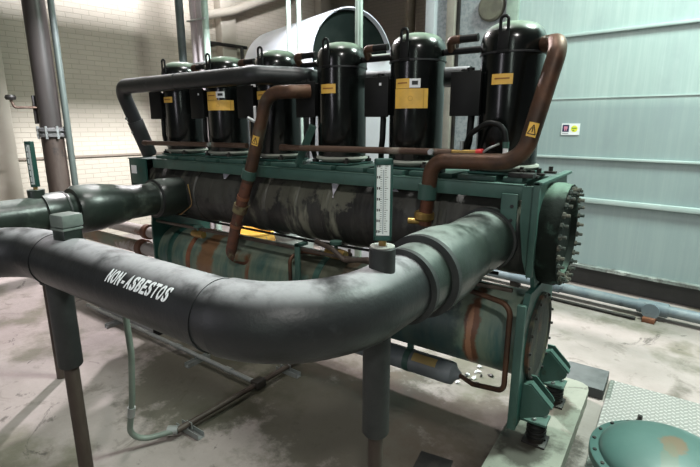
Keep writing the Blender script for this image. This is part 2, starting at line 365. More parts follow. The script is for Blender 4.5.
# checker plate, its curb, the machine plinth
tag(MB().box(-.195, 1.6, 1.2, 3.42, .001, .03, .003).build('checker_plate', PLATE), 'pale diamond-pattern steel cover plate on the floor under the round green cover', 'floor plate').rotation_euler = (0, 0, 0)
tag(MB().box(-.47, -.21, 3.16, 3.46, 0, .07, .004).build('steel_curb', DARKSLAB), 'dark steel block with dusty top behind the end of the concrete plinth', 'curb')
pl = MB(); 
poly = [(-.60, 1.5), (-.285, 1.5), (-.285, 3.05), (-.295, 3.10), (-.33, 3.13), (-.37, 3.14), (-.62, 3.14)]
pl.prism(poly, 'z', 0, .1)
tag(pl.build('concrete_plinth', PAD, smooth=0), 'pale concrete plinth under the green end frame of the chiller', 'plinth')
tag(MB().box(-4.0, -3.6, 2.32, 3.12, 0, .1, .01).build('concrete_plinth', PAD), 'concrete plinth at the far left end of the chiller', 'plinth')

# ------------------------------------------------------------------ frame
fr = thing('chiller_frame', 'green painted steel frame carrying the compressors and both shells', 'machine frame', (-.5, 2.55, .22))
m = MB(); m.box(-3.66, -.60, 2.31, 2.33, 1.39, 1.462, .003); m.box(-3.66, -.60, 2.31, 2.37, 1.455, 1.465, .002)
m.build('front_rail', GREEN, fr)
m = MB(); m.box(-3.72, -.60, 2.82, 2.84, 1.375, 1.462, .003); m.build('rear_rail', GREEN, fr)
for x in (-3.6, -2.15, -1.58, -1.04):
    MB().box(x - .02, x + .02, 2.33, 2.82, 1.40, 1.455, .002).build('cross_rail', GREEN, fr)
# mounting channels with dark gaps, seen as the stepped strip above the front rail
x = -3.66
k = 0
while x < -.66:
    L_ = (.26, .20, .24)[k % 3]
    MB().box(x, min(x + L_, -.62), 2.345 + .01 * (k % 2), 2.80, 1.466, 1.492, .003).build('mounting_channel', GREEN, fr)
    x += L_ + .035; k += 1
# right end
e = MB(); e.prism([(2.30, 1.47), (2.95, 1.47), (2.95, 1.40), (2.90, 1.22), (2.84, 1.0), (2.80, .92), (2.40, .92), (2.34, 1.05), (2.30, 1.22)], 'x', -.545, -.525)
e.build('end_plate', GREEN, fr)
e = MB(); e.box(-.545, -.515, 2.27, 2.30, 1.02, 1.485, .003); e.box(-.545, -.505, 2.27, 2.97, 1.470, 1.485, .002)
e.build('end_flange', GREEN, fr)
MB().box(-.695, -.615, 2.285, 2.30, 1.13, 1.42, .003).build('hanger_plate', GREEN, fr)
for z in (1.22, 1.29, 1.36):
    MB().lathe([(.009, 0), (.009, .004)], (-.64, 2.2815, z), 'y', 12).build('bolt_hole', INKB, fr)
e = MB(); e.prism([(-.60, 1.46), (-.545, 1.46), (-.545, 1.0), (-.575, 1.1), (-.60, 1.28)], 'y', 2.30, 2.312); e.build('gusset', GREEN, fr)
# lower tube sheet
e = MB()
oct_ = [(2.30, .93), (2.72, .93), (2.80, .84), (2.83, .62), (2.80, .42), (2.84, .32), (2.84, .22), (2.70, .22), (2.62, .34), (2.42, .34), (2.38, .22), (2.24, .22), (2.20, .32), (2.22, .60), (2.24, .84)]
e.prism(oct_, 'x', -.545, -.515); e.build('tube_sheet', GREEN_D, fr)
MB().box(-.55, -.51, 2.185, 2.215, .23, .90, .003).build('post', GREEN, fr)
MB().lathe([(0, 0), (.245, 0), (.245, .018), (.225, .022), (.215, .012), (0, .012)], (-.515, 2.52, .62), 'x', 48).build('end_disc', DISC, fr)
for k in range(16):
    a = 2 * PI * k / 16
    MB().lathe([(.008, 0), (.008, .012), (0, .014)], (-.497, 2.52 + .235 * math.cos(a), .62 + .235 * math.sin(a)), 'x', 8).build('bolt', IRON, fr)
# foot brackets: two sloping cheeks and a shelf
for fy in (2.36, 2.79):
    g = MB()
    for s in (-.055, .055):
        g.prism([(-.515, .44), (-.475, .44), (-.385, .35), (-.375, .33), (-.38, .31), (-.40, .29), (-.515, .235)], 'y', fy + s - .005, fy + s + .005)
    g.box(-.515, -.385, fy - .055, fy + .055, .225, .237, .002)
    g.prism([(-.475, .45), (-.365, .345), (-.37, .335), (-.515, .435)], 'y', fy - .055, fy - .015)
    g.build('foot_bracket', GREEN, fr)
    for s in (-1, 1):
        MB().lathe([(.012, 0), (.012, .012), (.006, .013), (.006, .02)], (-.43 + .02 * s, fy + .03 * s, .237), 'z', 6).build('bolt', GALV, fr)
# left end
e = MB(); e.box(-3.97, -3.95, 2.28, 2.90, 1.18, 1.455, .003); e.box(-3.97, -3.72, 2.28, 2.295, 1.24, 1.455, .003); e.box(-3.99, -3.72, 2.28, 2.9, 1.452, 1.462, .002)
e.build('end_plate', GREEN_D, fr)
MB().box(-3.93, -3.86, 2.27, 2.28, 1.33, 1.40, .002).build('name_plate', WHITE, fr)
e = MB(); e.prism([(2.28, 1.2), (2.9, 1.2), (2.84, .9), (2.84, .22), (2.24, .22), (2.24, .9)], 'x', -3.66, -3.64); e.build('tube_sheet', GREEN_D, fr)
# diagonal strap between compressors and thin strut in front of the condenser
e = MB(); e.tube([(-2.10, 2.39, 1.49), (-1.98, 2.41, 1.74)], .028, 4); e.build('brace', GREEN, fr)
e = MB(); e.box(-2.015, -1.975, 2.235, 2.25, .40, .98, .002); e.box(-2.015, -1.975, 2.235, 2.33, .96, .98, .002); e.build('strut', GREEN, fr)
for yy, zz in ((2.262, .985),):
    MB().box(-3.62, -.60, yy, yy + .02, zz - .055, zz - .035, .002).build('rust_streaked_rail', RUSTPIPE, fr)
for x in (-1.08, -.66, -.60):
    MB().box(x - .03, x + .03, 2.35, 2.42, 1.492, 1.515, .003).build('clip', IRON, fr)
for (x, y) in ((-.585, 2.42), (-.585, 2.55), (-.56, 2.70)):
    e = MB(); e.box(x - .04, x + .02, y, y + .04, 1.487, 1.50, .002); e.lathe([(.012, 0), (.012, .025), (0, .026)], (x - .01, y + .02, 1.50), 'z', 6); e.build('clip', IRON, fr)

# vibration isolators under the feet
for fy, lab in ((2.36, 'black spring isolator under the front foot of the green end frame'), (2.79, 'black spring isolator under the rear foot of the green end frame')):
    t = thing('spring_isolator', lab, 'isolator', (-.44, fy, .1), 'spring isolators under the chiller feet')
    MB().box(-.50, -.38, fy - .06, fy + .06, .1, .112, .003).build('base_plate', IRON, t)
    MB().lathe([(.042, .112), (.046, .13), (.040, .16), (.044, .19), (.036, .205), (.03, .2245)], (-.44, fy, 0), 'z', 24).build('housing', IRON, t)
    pts = [(-.44 + .046 * math.cos(a), fy + .046 * math.sin(a), .118 + .1 * a / (8 * PI)) for a in [i * PI / 8 for i in range(0, 65)]]
    MB().tube(pts, .006, 8).build('spring', BLACKM, t)

# ------------------------------------------------------------------ evaporator
ev = thing('evaporator_shell', 'long black insulated evaporator drum under the green top rail', 'evaporator', (-2.2, 2.57, .96))
m = MB(); prof = [(0, -3.93), (.20, -3.93), (.235, -3.90)]
nx = 140
for i in range(nx + 1): prof.append((.242 + random.uniform(-.001, .001), -3.88 + (3.88 - .56) * i / nx))
prof += [(.23, -.555), (0, -.555)]
m.lathe(prof, (0, 2.57, 1.188), 'x', 56)
m.build('insulated_drum', SHELL, ev, wob=(.010, (9, 5, 5)))
for x0, wd in ((-3.25, .10), (-2.42, .06), (-2.16, .09), (-1.86, .05), (-1.06, .06)):
    m = MB(); m.lathe([(.243, x0), (.252, x0 + .01), (.252, x0 + wd - .01), (.243, x0 + wd)], (0, 2.57, 1.188), 'x', 56)
    m.build('insulation_wrap', SHELL, ev, wob=(.012, (12, 7, 7)))
for x0, a0, a1, wd in ((-2.90, 126, 146, .13), (-1.84, 124, 158, .10), (-1.40, 124, 140, .07)):
    m = MB(); n = 7; vs = []
    for i in range(n + 1):
        a = math.radians(a0 + (a1 - a0) * i / n); rr = .262 + .002 * math.sin(i)
        vs.append([(x0 + (.4 * wd * i / n if wd < .1 else 0) * s2, 2.57 + rr * math.cos(a), 1.20 + rr * math.sin(a)) for s2 in (1,)] and
                  [Vector((x0 + (.012 * i), 2.57 + rr * math.cos(a), 1.20 + rr * math.sin(a))), Vector((x0 + wd - (.004 * i), 2.57 + rr * math.cos(a), 1.20 + rr * math.sin(a)))])
    for i in range(n):
        q = [vs[i][0], vs[i][1], vs[i + 1][1], vs[i + 1][0]]
        top = [m.bm.verts.new(v) for v in q]; c = Vector((0, 2.57, 1.2))
        bot = [m.bm.verts.new(Vector((v.x, 2.57 + (v.y - 2.57) * .985, 1.2 + (v.z - 1.2) * .985))) for v in q]
        m.bm.faces.new(top); m.bm.faces.new(list(reversed(bot)))
        for j in range(4): m.bm.faces.new((top[j], top[(j + 1) % 4], bot[(j + 1) % 4], bot[j]))
    m.build('pale_patch', PAPER, ev)['label'] = 'pale lilac patch on the black drum'
m = MB(); m.lathe([(0, -.525), (.262, -.525), (.268, -.50), (.268, -.455), (.262, -.445), (.262, -.425), (.20, -.42), (.185, -.445), (0, -.455)], (0, 2.57, 1.19), 'x', 56)
wb = m.build('end_cover', M('end_cover_paint', (.006, .009, .007), .75, c2=(.03, .055, .043), nscale=6, lo=.56, hi=.68, bump=.6, bscale=18, spec=.12, dust_toplight=((.16, .24, .19), .9, .7, 1)), ev)
NB = 28
for k in range(NB):
    a = 2 * PI * (k + .3) / NB; y, z = 2.57 + .238 * math.cos(a), 1.19 + .238 * math.sin(a)
    b = MB(); b.lathe([(0, -.43), (.0165, -.43), (.0165, -.412), (.009, -.410), (.009, -.390), (.0, -.388)], (0, y, z), 'x', 6)
    b.build('bolt', M('bolt_paint', (.02, .032, .027), .5, c2=(.12, .11, .085), nscale=20) if k == 0 else bpy.data.materials['bolt_paint'], wb)
add_spots(SHELL, [((.10, -.17, .38), (.16, .3, .14), (.12, .12, .09), .55), ((.42, -.17, .36), (.14, .3, .12), (.16, .16, .12), .6), ((-.75, -.17, .34), (.3, .3, .14), (.06, .06, .05), .6), ((1.1, -.17, .36), (.2, .3, .14), (.06, .06, .052), .6), ((-.15, -.18, .34), (.10, .3, .14), (.12, .115, .09), .5)], 16)
MB().tube(fillet([(-3.45, 2.33, 1.10), (-3.3, 2.28, 1.02), (-3.15, 2.30, 1.12), (-3.2, 2.31, 1.28)], .05), .005, 6).build('loose_tie', BRASS, ev)

# left nozzle pipe
lp = thing('insulated_pipe', 'dark insulated pipe leaving the left end of the black drum toward the left edge', 'pipe', (-3.39, 1.6, .95), 'large insulated water pipes')
X = -3.39
m = MB(); prof = [(.118, -.9), (.118, 1.30), (.132, 1.31), (.132, 1.43), (.120, 1.44), (.120, 1.52), (.158, 1.55), (.165, 1.62), (.150, 1.76), (.128, 1.86), (.124, 2.0), (.124, 2.12), (.15, 2.14), (.155, 2.22), (.145, 2.40)]
m.lathe([(0, -.9)] + prof[:2] + [(.118, 1.31), (0, 1.31)], (X, 0, 1.17), 'y', 40); m.build('straight_run', RUBBERG, lp)
m = MB(); m.lathe([(0, 1.31), (.135, 1.31), (.137, 1.44), (.122, 1.46), (.122, 1.54), (0, 1.54)], (X, 0, 1.17), 'y', 40); m.build('sleeve', RUBBERG, lp)
m = MB(); m.lathe([(0, 1.50), (.150, 1.50), (.168, 1.53), (.168, 1.66), (.150, 1.80), (.13, 1.90), (0, 1.9)], (X, 0, 1.17), 'y', 40); m.build('coupling_cover', RUBBERG, lp)
m = MB(); m.lathe([(0, 1.86), (.128, 1.86), (.126, 2.10), (.145, 2.12), (.155, 2.18), (.15, 2.38), (0, 2.38)], (X, 0, 1.17), 'y', 40); m.build('nozzle_cover', RUBBERG, lp)
for y, r in ((1.445, .138), (1.525, .160), (2.12, .152)):
    m = MB(); m.lathe([(r - .01, y - .008), (r + .001, y - .006), (r + .001, y + .006), (r - .01, y + .008)], (X, 0, 1.17), 'y', 40); m.build('seam_band', RUBBERD, lp)
MB().lathe([(0, 1.20), (.050, 1.24), (.050, 1.335), (0, 1.335)], (-3.40, 1.30, 0), 'z', 28).build('thermometer_boss', RUBBERG, lp)

# front pipe
fp = thing('insulated_pipe', 'large dark insulated pipe with white stencilled words crossing the foreground and bending to the drum', 'pipe', (-1.5, .87, .95), 'large insulated water pipes')
NX = -.765
r0 = .1145
path = fillet([(-2.60, -1.2, 1.176), (-2.60, .87, 1.176), (NX, .87, 1.176), (NX, 1.50, 1.176)], [.34, .34], 16)
m = MB(); m.tube(path, r0, 56); m.build('pipe_run', RUBBER, fp, wob=(.004, (5, 5, 5)))
# mitred elbow cover over the bend, greenish
ep = fillet([(NX - .40, .87, 1.176), (NX, .87, 1.176), (NX, 1.45, 1.176)], .36, 18)
m = MB(); m.tube(ep[3:], r0 + .007, 56); m.build('elbow_cover', RUBBER, fp, wob=(.004, (5, 5, 5)))
m = MB(); m.lathe([(0, 1.42), (.136, 1.42), (.138, 1.445), (.138, 1.59), (0, 1.59)], (NX, 0, 1.176), 'y', 56); m.build('sleeve', RUBBERG, fp)
m = MB(); m.lathe([(0, 1.56), (.158, 1.565), (.166, 1.60), (.164, 1.76), (.150, 1.90), (.140, 2.0), (0, 2.0)], (NX, 0, 1.176), 'y', 56); m.build('coupling_cover', RUBBERG, fp)
m = MB(); m.lathe([(0, 1.95), (.142, 1.96), (.148, 2.12), (.150, 2.30), (.158, 2.40), (0, 2.40)], (NX, 0, 1.176), 'y', 56); m.build('nozzle_cover', RUBBERG, fp)
for y, r, w2 in ((1.425, .1395, .012), (1.57, .162, .014), (2.30, .160, .02)):
    m = MB(); m.lathe([(r - .012, y - w2 - .002), (r + .002, y - w2), (r + .002, y + w2), (r - .012, y + w2 + .002)], (NX, 0, 1.176), 'y', 56); m.build('seam_band', RUBBERD, fp)
# faint glued seams
def ring_at(c, n, r, wd):
    n = Vector(n).normalized(); c = Vector(c)
    return MB().tube([c - n * wd, c + n * wd], r, 56)
ring_at((-2.16, .87, 1.176), (1, 0, 0), r0 + .0025, .004).build('seam_band', RUBBER, fp)
ring_at((-1.10, .87, 1.176), (1, 0, 0), r0 + .0035, .004).build('seam_band', RUBBER, fp)
m = MB(); m.lathe([(0, 1.20), (.043, 1.22), (.043, 1.362), (.039, 1.366), (.02, 1.366), (0, 1.366)], (-.748, 1.25, 0), 'z', 32)
m.build('thermometer_boss', RUBBERD, fp)
MB().lathe([(0, 1.365), (.040, 1.366), (.040, 1.3695), (0, 1.370)], (-.748, 1.25, 0), 'z', 32).build('boss_top', M('dusty_grey', (.35, .36, .33), .7), fp)
# square insulated stub
m = MB()
rot = Matrix.Rotation(.12, 3, 'Z')
m.box(-2.085, -2.005, .835, .915, 1.24, 1.335, .006, rot); m.build('stub_base', RUBBERG, fp)
m = MB(); m.box(-2.088, -2.0, .832, .918, 1.325, 1.335, .003, rot); m.box(-2.09, -1.998, .832, .922, 1.337, 1.392, .009, rot)
m.build('stub_cap', M('grey_green_block', (.17, .195, .18), .6, c2=(.10, .125, .11), nscale=6), fp)
# stencilled words wrapped round the pipe, letter by letter with stencil bridges
def stencil(word, x0, x1, theta, h, parent):
    cell = (x1 - x0) / len(word)
    m = MB()
    for i, ch in enumerate(word):
        cu = bpy.data.curves.new('l', 'FONT'); cu.body = ch; cu.size = 1; cu.offset = .03; cu.resolution_u = 4
        to = bpy.data.objects.new('l', cu); C.objects.link(to)
        dg = bpy.context.evaluated_depsgraph_get(); me = bpy.data.meshes.new_from_object(to.evaluated_get(dg))
        b = bmesh.new(); b.from_mesh(me)
        bpy.data.objects.remove(to); bpy.data.curves.remove(cu); bpy.data.meshes.remove(me)
        xs = [v.co.x for v in b.verts]; ys = [v.co.y for v in b.verts]
        w_ = max(xs) - min(xs); cx = (max(xs) + min(xs)) / 2
        hh = .68; cy = .34
        sx = cell * .80 / w_ if ch != '-' else cell * .5 / w_
        for v in b.verts: v.co = Vector(((v.co.x - cx) * sx, (v.co.y - cy) / hh * h, 0))
        def cut(pos, wd, tilt=.0):
            n = Vector((math.cos(tilt), math.sin(tilt), 0)); 
            for d in (-wd, wd):
                bmesh.ops.bisect_plane(b, geom=list(b.verts) + list(b.edges) + list(b.faces), plane_co=n * (pos + d), plane_no=n)
            kill = [f for f in b.faces if abs(f.calc_center_median().dot(n) - pos) < wd * .98]
            bmesh.ops.delete(b, geom=kill, context='FACES')
        if ch in 'OSBN': cut(0, cell * .05, .0)
        if ch == 'A': cut(0, cell * .04)
        if ch == 'E': cut(-cell * .12, cell * .035)
        if ch == 'T': cut(-cell*.16, cell * .03)
        for k in range(1, 8):
            yy = -h / 2 + h * k / 8
            bmesh.ops.bisect_plane(b, geom=list(b.verts) + list(b.edges) + list(b.faces), plane_co=(0, yy, 0), plane_no=(0, 1, 0))
        if not b.faces: b.free(); continue
        bmesh.ops.triangulate(b, faces=b.faces)
        ret = bmesh.ops.extrude_face_region(b, geom=list(b.faces))
        for v in [g for g in ret['geom'] if isinstance(g, bmesh.types.BMVert)]: v.co.z += .0012
        R_ = r0 + .0045
        xc = x0 + cell * (i + .5)
        for v in b.verts:
            u_, vv, zz = v.co
            th = theta + vv / R_ ; rr = R_ + zz
            X_ = xc + u_ + vv * .30
            v.co = Vector((X_, .87 - rr * math.cos(th), 1.176 + rr * math.sin(th)))
        m.add(b)
    o = m.build('stencil_lettering', STENCIL, parent, smooth=0); o['label'] = 'white stencilled NON-ASBESTOS lettering'
stencil('NON-ASBESTOS', -1.555, -1.205, math.radians(37), .045, fp)

# pipe supports
def support(x, y, ztop, zs, rs, rr, lab):
    t = thing('pipe_support', lab, 'pipe support', (x, y, 0), 'steel pipe stands')
    MB().lathe([(rs * .9, zs), (rs, zs + .008), (rs, ztop), (0, ztop)], (x, y, 0), 'z', 32).build('insulation_sleeve', RUBBERD, t)
    MB().lathe([(0, .0), (rr, .0), (rr, zs + .01), (0, zs + .01)], (x, y, 0), 'z', 24).build('post', RUSTPIPE, t)
    return t
support(-2.20, .875, 1.09, .655, .052, .032, 'rusty post with black sleeve under the left bend of the stencilled pipe')
support(-.755, 1.235, 1.08, .69, .047, .027, 'rusty post with long black sleeve under the elbow of the stencilled pipe')
support(-3.395, 1.285, 1.08, .70, .05, .034, 'bare rusty post with its foot on the floor under the far left pipe')

# thermometers
def thermo(base, yaw, h, w_, lab):
    x, y, z = base
    t = thing('thermometer', lab, 'thermometer', base, 'pipe thermometers')
    Mx = Matrix.Rotation(yaw, 3, 'Z')
    def place(b, name, mat, par=t):
        for v in b.bm.verts: v.co = Mx @ v.co + Vector(base)
        return b.build(name, mat, par)
    b = MB(); b.lathe([(.013, 0), (.013, .018), (.009, .02), (.009, .028), (0, .028)], (0, 0, 0), 'z', 8); place(b, 'stem', BRASS)
    b = MB(); o = h * .10
    b.box(-w_ / 2, w_ / 2, -.008, .022, .018, .018 + h, .005); cs = place(b, 'case', GREEN_D)
    b = MB(); b.box(-w_ / 2, -w_ * .36, -.014, -.006, .018, .018 + h, .002); b.box(w_ * .36, w_ / 2, -.014, -.006, .018, .018 + h, .002)
    b.box(-w_ / 2, w_ / 2, -.014, -.006, .018, .033, .002); b.box(-w_ / 2, w_ / 2, -.014, -.006, .018 + h * .93, .018 + h, .002); place(b, 'bezel', GREEN_D)
    b = MB(); b.box(-w_ * .36, w_ * .36, -.0105, -.0075, .035, .018 + h * .925); sc = place(b, 'scale', GAUGE)
    b = MB(); n = 30
    for i in range(n + 1):
        zz = .048 + (h * .80) * i / n; L_ = w_ * (.20 if i % 5 == 0 else .11)
        b.box(-.004 - L_ * .9, -.004, -.0115, -.0100, zz - .0006, zz + .0006)
        b.box(.004, .004 + L_ * .9, -.0115, -.0100, zz - .0006, zz + .0006)
    place(b, 'scale_marks', INKB)
    b = MB(); b.tube([(0, -.0115, .041), (0, -.0115, .018 + h * .87)], .0016, 8); place(b, 'glass_tube', M('glass_column', (.35, .40, .42), .1))
    # the scale numbers, too small to be read in the photo
    b = MB()
    for i in range(0, n + 1, 5):
        zz = .048 + (h * .80) * i / n
        for k in range(2): b.box(-w_ * .34 + .006 * k, -w_ * .34 + .0035 + .006 * k, -.0115, -.0100, zz - .004, zz + .004)
    place(b, 'scale_numbers', INKB)
    return t
thermo((-.748, 1.25, 1.370), math.radians(31), .258, .058, 'upright green-cased thermometer with a clear white scale at the pipe elbow')
thermo((-3.40, 1.30, 1.335), math.radians(24), .29, .042, 'green thermometer seen half edge-on above the far left pipe')

# ------------------------------------------------------------------ condenser
cd = thing('condenser_shell', 'rust-streaked teal condenser drum lying below the black drum', 'condenser', (-2.0, 2.5, .38))
m = MB(); m.lathe([(0, -3.64), (.235, -3.64)] + [(.235, -3.6 + 3.05 * i / 60) for i in range(61)] + [(.235, -.546), (0, -.546)], (0, 2.5, .632), 'x', 56)
m.build('drum', TEAL, cd)
for x0 in (-3.25, -1.92):
    m = MB(); m.lathe([(.234, x0), (.240, x0 + .004), (.240, x0 + .05), (.234, x0 + .054)], (0, 2.5, .632), 'x', 56); m.build('rusty_band' if x0 != -1.92 else 'band', RUSTRED if x0 != -1.92 else GREEN, cd)
m = MB(); m.lathe([(.235, -3.52), (.25, -3.50), (.25, -3.47), (.235, -3.45)], (0, 2.5, .632), 'x', 56); m.build('band', GREEN_D, cd)
MB().tube(fillet([(-2.58, 2.40, .74), (-2.58, 2.30, .78), (-2.62, 2.24, .80)], .04), .048, 24).build('inlet_stub', TEAL, cd)
for x in (-1.7, -1.5, -1.28):
    MB().lathe([(.012, .87), (.02, .87), (.02, .92), (.01, .93), (.01, .95), (0, .95)], (x, 2.42, 0), 'z', 12).build('plug', RUSTPIPE, cd)
# tube hoops clamped on the drum
tag(MB().tube(fillet([(-2.05, 2.30, .40), (-2.05, 2.225, .42), (-2.05, 2.225, .88), (-2.05, 2.34, .90), (-1.90, 2.36, .90)], .05), .013, 14).build('copper_tube', COPPER), 'short upright copper tube in front of the teal drum beside the thin green strut', 'tube')
tag(MB().tube(fillet([(-.90, 2.28, .90), (-.74, 2.235, .90), (-.585, 2.205, .885), (-.585, 2.205, .42), (-.78, 2.30, .345), (-.905, 2.43, .295)], .06), .014, 16).build('copper_tube', COPPER), 'bent copper tube hooking round the right end of the teal drum down to the drier', 'tube')
fd = thing('filter_drier', 'blue-grey cylinder with a yellow label hung under the teal drum', 'filter drier', (-1.3, 2.50, .27))
MB().lathe([(0, -1.95), (.05, -1.95), (.070, -1.92), (.070, -.97), (.066, -.945), (.035, -.925), (.02, -.90), (0, -.90)], (0, 2.43, .295), 'x', 36).build('canister', DRIER, fd)
m = MB(); m.lathe([(.073, -1.26), (.073, -1.22)], (0, 2.43, .295), 'x', 36); m.box(-1.26, -1.22, 2.43, 2.45, .37, .43, .002); m.build('strap', GREEN, fd)
m = MB()
for i in range(7):
    a0, a1 = [math.radians(105 + 45 * (i + j) / 7) for j in (0, 1)]
    q = [(-1.20, 2.43 + .0715 * math.cos(a0), .295 + .0715 * math.sin(a0)), (-1.04, 2.43 + .0715 * math.cos(a0), .295 + .0715 * math.sin(a0)), (-1.04, 2.43 + .0715 * math.cos(a1), .295 + .0715 * math.sin(a1)), (-1.20, 2.43 + .0715 * math.cos(a1), .295 + .0715 * math.sin(a1))]
    q2 = [(p[0], 2.43 + (p[1] - 2.43) * .97, .295 + (p[2] - .295) * .97) for p in q]
    A = [m.bm.verts.new(p) for p in q]; B = [m.bm.verts.new(p) for p in q2]
    m.bm.faces.new(A); m.bm.faces.new(list(reversed(B)))
    for j in range(4): m.bm.faces.new((A[j], A[(j + 1) % 4], B[(j + 1) % 4], B[j]))
m.build('label', M('faded_yellow', (.50, .36, .14), .6), fd)

# valves and thin lines between the two shells
def valve(x, y, z, lab, k=1.0):
    t = thing('valve', lab, 'valve', (x, y, z - .04), 'small valves between the drums')
    MB().lathe([(0, -.05 * k), (.02 * k, -.05 * k), (.024 * k, -.02 * k), (.024 * k, .02 * k), (.02 * k, .05 * k), (0, .05 * k)], (x, y, z), 'x', 14).build('body', BRASS if k > 1.2 else IRON, t)
    MB().lathe([(.008 * k, 0), (.008 * k, .04 * k), (.026 * k, .042 * k), (.026 * k, .055 * k), (0, .056 * k)], (x, y, z), 'z', 14).build('handwheel', GREEN if k > 1.2 else IRON, t)
valve(-3.05, 2.262, .90, 'small green-topped valve above the left half of the teal drum', 1.3)
valve(-1.72, 2.30, .945, 'dark valve between the drums right of the green strut', 1.5)
valve(-.83, 2.30, .955, 'dark valve under the black drum near the green end plate', 1.1)
tag(MB().tube(fillet([(-3.62, 2.34, 1.01), (-2.9, 2.325, 1.0), (-2.0, 2.32, .992), (-1.2, 2.33, 1.0), (-.70, 2.35, .99)], .3), .009, 10).build('cable', BLACKM), 'black cable running along the underside of the black drum', 'cable')
tag(MB().tube(fillet([(-1.86, 2.275, 1.01), (-1.70, 2.24, .99), (-1.62, 2.25, .93), (-1.45, 2.26, .96), (-1.3, 2.25, .91), (-1.05, 2.27, .93)], .04), .016, 12).build('control_line', RUSTPIPE), 'dark kinked line between the drums right of the green strut', 'tube')
# water pipes at the left end of the condenser
t = thing('water_pipe', 'pale upper water pipe with a rusty coupling left of the teal drum', 'pipe', (-4.4, 2.42, .70), 'small water pipes left of the condenser')
MB().tube([(-5.4, 2.40, .77), (-3.66, 2.40, .77)], .052, 24).build('pipe', PALEPIPE, t)
MB().lathe([(.05, -4.02), (.07, -4.01), (.07, -3.95), (.05, -3.94)], (0, 2.40, .77), 'x', 24).build('coupling', RUSTRED, t)
t = thing('water_pipe', 'stained lower water pipe with a rusty coupling left of the teal drum', 'pipe', (-4.4, 2.42, .55), 'small water pipes left of the condenser')
MB().tube([(-5.6, 2.40, .60), (-3.66, 2.40, .60)], .062, 24).build('pipe', MUDPIPE, t)
MB().lathe([(.06, -4.13), (.082, -4.12), (.082, -4.05), (.06, -4.04)], (0, 2.40, .60), 'x', 24).build('coupling', RUSTRED, t)

# ------------------------------------------------------------------ compressors
CY = 2.55; CXS = (-.77, -1.31, -1.85, -2.41, -2.95, -3.50)
Z0 = 1.495
def compressor(cx, lab):
    t = thing('compressor', lab, 'compressor', (cx, CY, Z0), 'six black scroll compressors in a row')
    MB().box(cx - .15, cx + .15, CY - .15, CY + .15, Z0, Z0 + .012, .004).build('mounting_plate', GREEN_D, t)
    for sx in (-1, 1):
        for sy in (-1, 1): MB().lathe([(.022, Z0 + .012), (.022, Z0 + .03), (.01, Z0 + .032), (.01, Z0 + .045), (0, Z0 + .046)], (cx + sx * .125, CY + sy * .125, 0), 'z', 12).build('foot', IRON, t)
    MB().lathe([(.12, Z0 + .012), (.168, Z0 + .03), (.174, Z0 + .038), (.170, Z0 + .048), (.15, Z0 + .05)], (cx, CY, 0), 'z', 56).build('base_ring', M('dusty_ring', (.30, .31, .27), .6) if 'dusty_ring' not in bpy.data.materials else bpy.data.materials['dusty_ring'], t)
    MB().lathe([(0, Z0 + .02), (.14, Z0 + .02), (.157, Z0 + .055), (.157, Z0 + .61), (0, Z0 + .61)], (cx, CY, 0), 'z', 64).build('body', BLACKG, t)
    prof = [(.157, Z0 + .60), (.161, Z0 + .603), (.161, Z0 + .625)]
    for i in range(1, 13):
        a = i / 12 * PI / 2; prof.append((.161 * math.cos(a) ** .62 if i < 12 else 0, Z0 + .645 + .108 * math.sin(a)))
    MB().lathe([(0, Z0 + .6)] + prof, (cx, CY, 0), 'z', 64).build('dome', BLACKG, t)
    MB().lathe([(.155, Z0 + .592), (.1635, Z0 + .594), (.1635, Z0 + .602), (.155, Z0 + .604)], (cx, CY, 0), 'z', 64).build('weld_seam', INKB, t)
    # lifting lug: plate with an eye
    m = MB(); ly = CY - .165; b0 = Z0 + .635
    m.box(cx - .026, cx + .026, ly - .004, ly + .004, b0 - .03, b0 + .055, .002)
    for sx in (-1, 1): m.box(cx + sx * .0185 - .0075, cx + sx * .0185 + .0075, ly - .004, ly + .004, b0 + .05, b0 + .105, .002)
    m.tube([(cx + .0185 * math.cos(a), ly, b0 + .103 + .0185 * math.sin(a)) for a in [i * PI / 12 for i in range(13)]], .0078, 8)
    m.box(cx - .030, cx + .030, ly - .004, ly + .014, b0 - .045, b0 - .03, .002)
    m.build('lifting_lug', BLACKM, t)
    bx, by = cx - .188, CY - .10
    
    m = MB(); m.box(bx - .076, bx + .076, by - .035, by + .060, 1.80, 2.005, .010); tb = m.build('terminal_box', BLACKM, t)
    m = MB(); m.box(bx - .082, bx + .082, by - .048, by - .033, 1.79, 2.015, .006); m.box(bx - .03, bx + .02, by - .04, by - .02, 2.01, 2.025, .004); m.build('cover', BLACKM, tb)
    MB().tube([(bx + .02, by - .03, 2.008), (bx + .02, by - .03, 2.03)], .02, 12).build('gland', BLACKM, tb)
    MB().tube(fillet([(bx + .025, by, 1.80), (bx + .02, by, 1.66), (bx + .0, by + .02, 1.60), (bx - .06, by + .12, 1.53)], .05), .018, 14).build('cable', BLACKM, tb)
    return t, bx, by
specs = [
 ('tall black compressor nearest the right, beside the pale teal wall', [('y', -108, -70, 1.94, 1.99)]),
 ('black compressor with a large yellow label below a white one, second from the right', [('y', -110, -78, 1.943, 1.995), ('w', -78, -56, 1.945, 1.993), ('Y', -111, -40, 1.835, 1.941)]),
 ('black compressor third from the right, with the insulated header running behind it', [('y', -108, -68, 1.935, 1.99)]),
 ('black compressor behind the bent copper pipe, in front of the white tank', [('y', -114, -62, 1.915, 1.97)]),
 ('black compressor with a stepped yellow label behind the insulated header, second from the left', [('y', -110, -70, 1.925, 1.985), ('w', -72, -48, 1.94, 1.985), ('Y', -110, -25, 1.85, 1.923)]),
 ('black compressor at the far left end of the row', [('y', -112, -70, 1.92, 1.965)])]
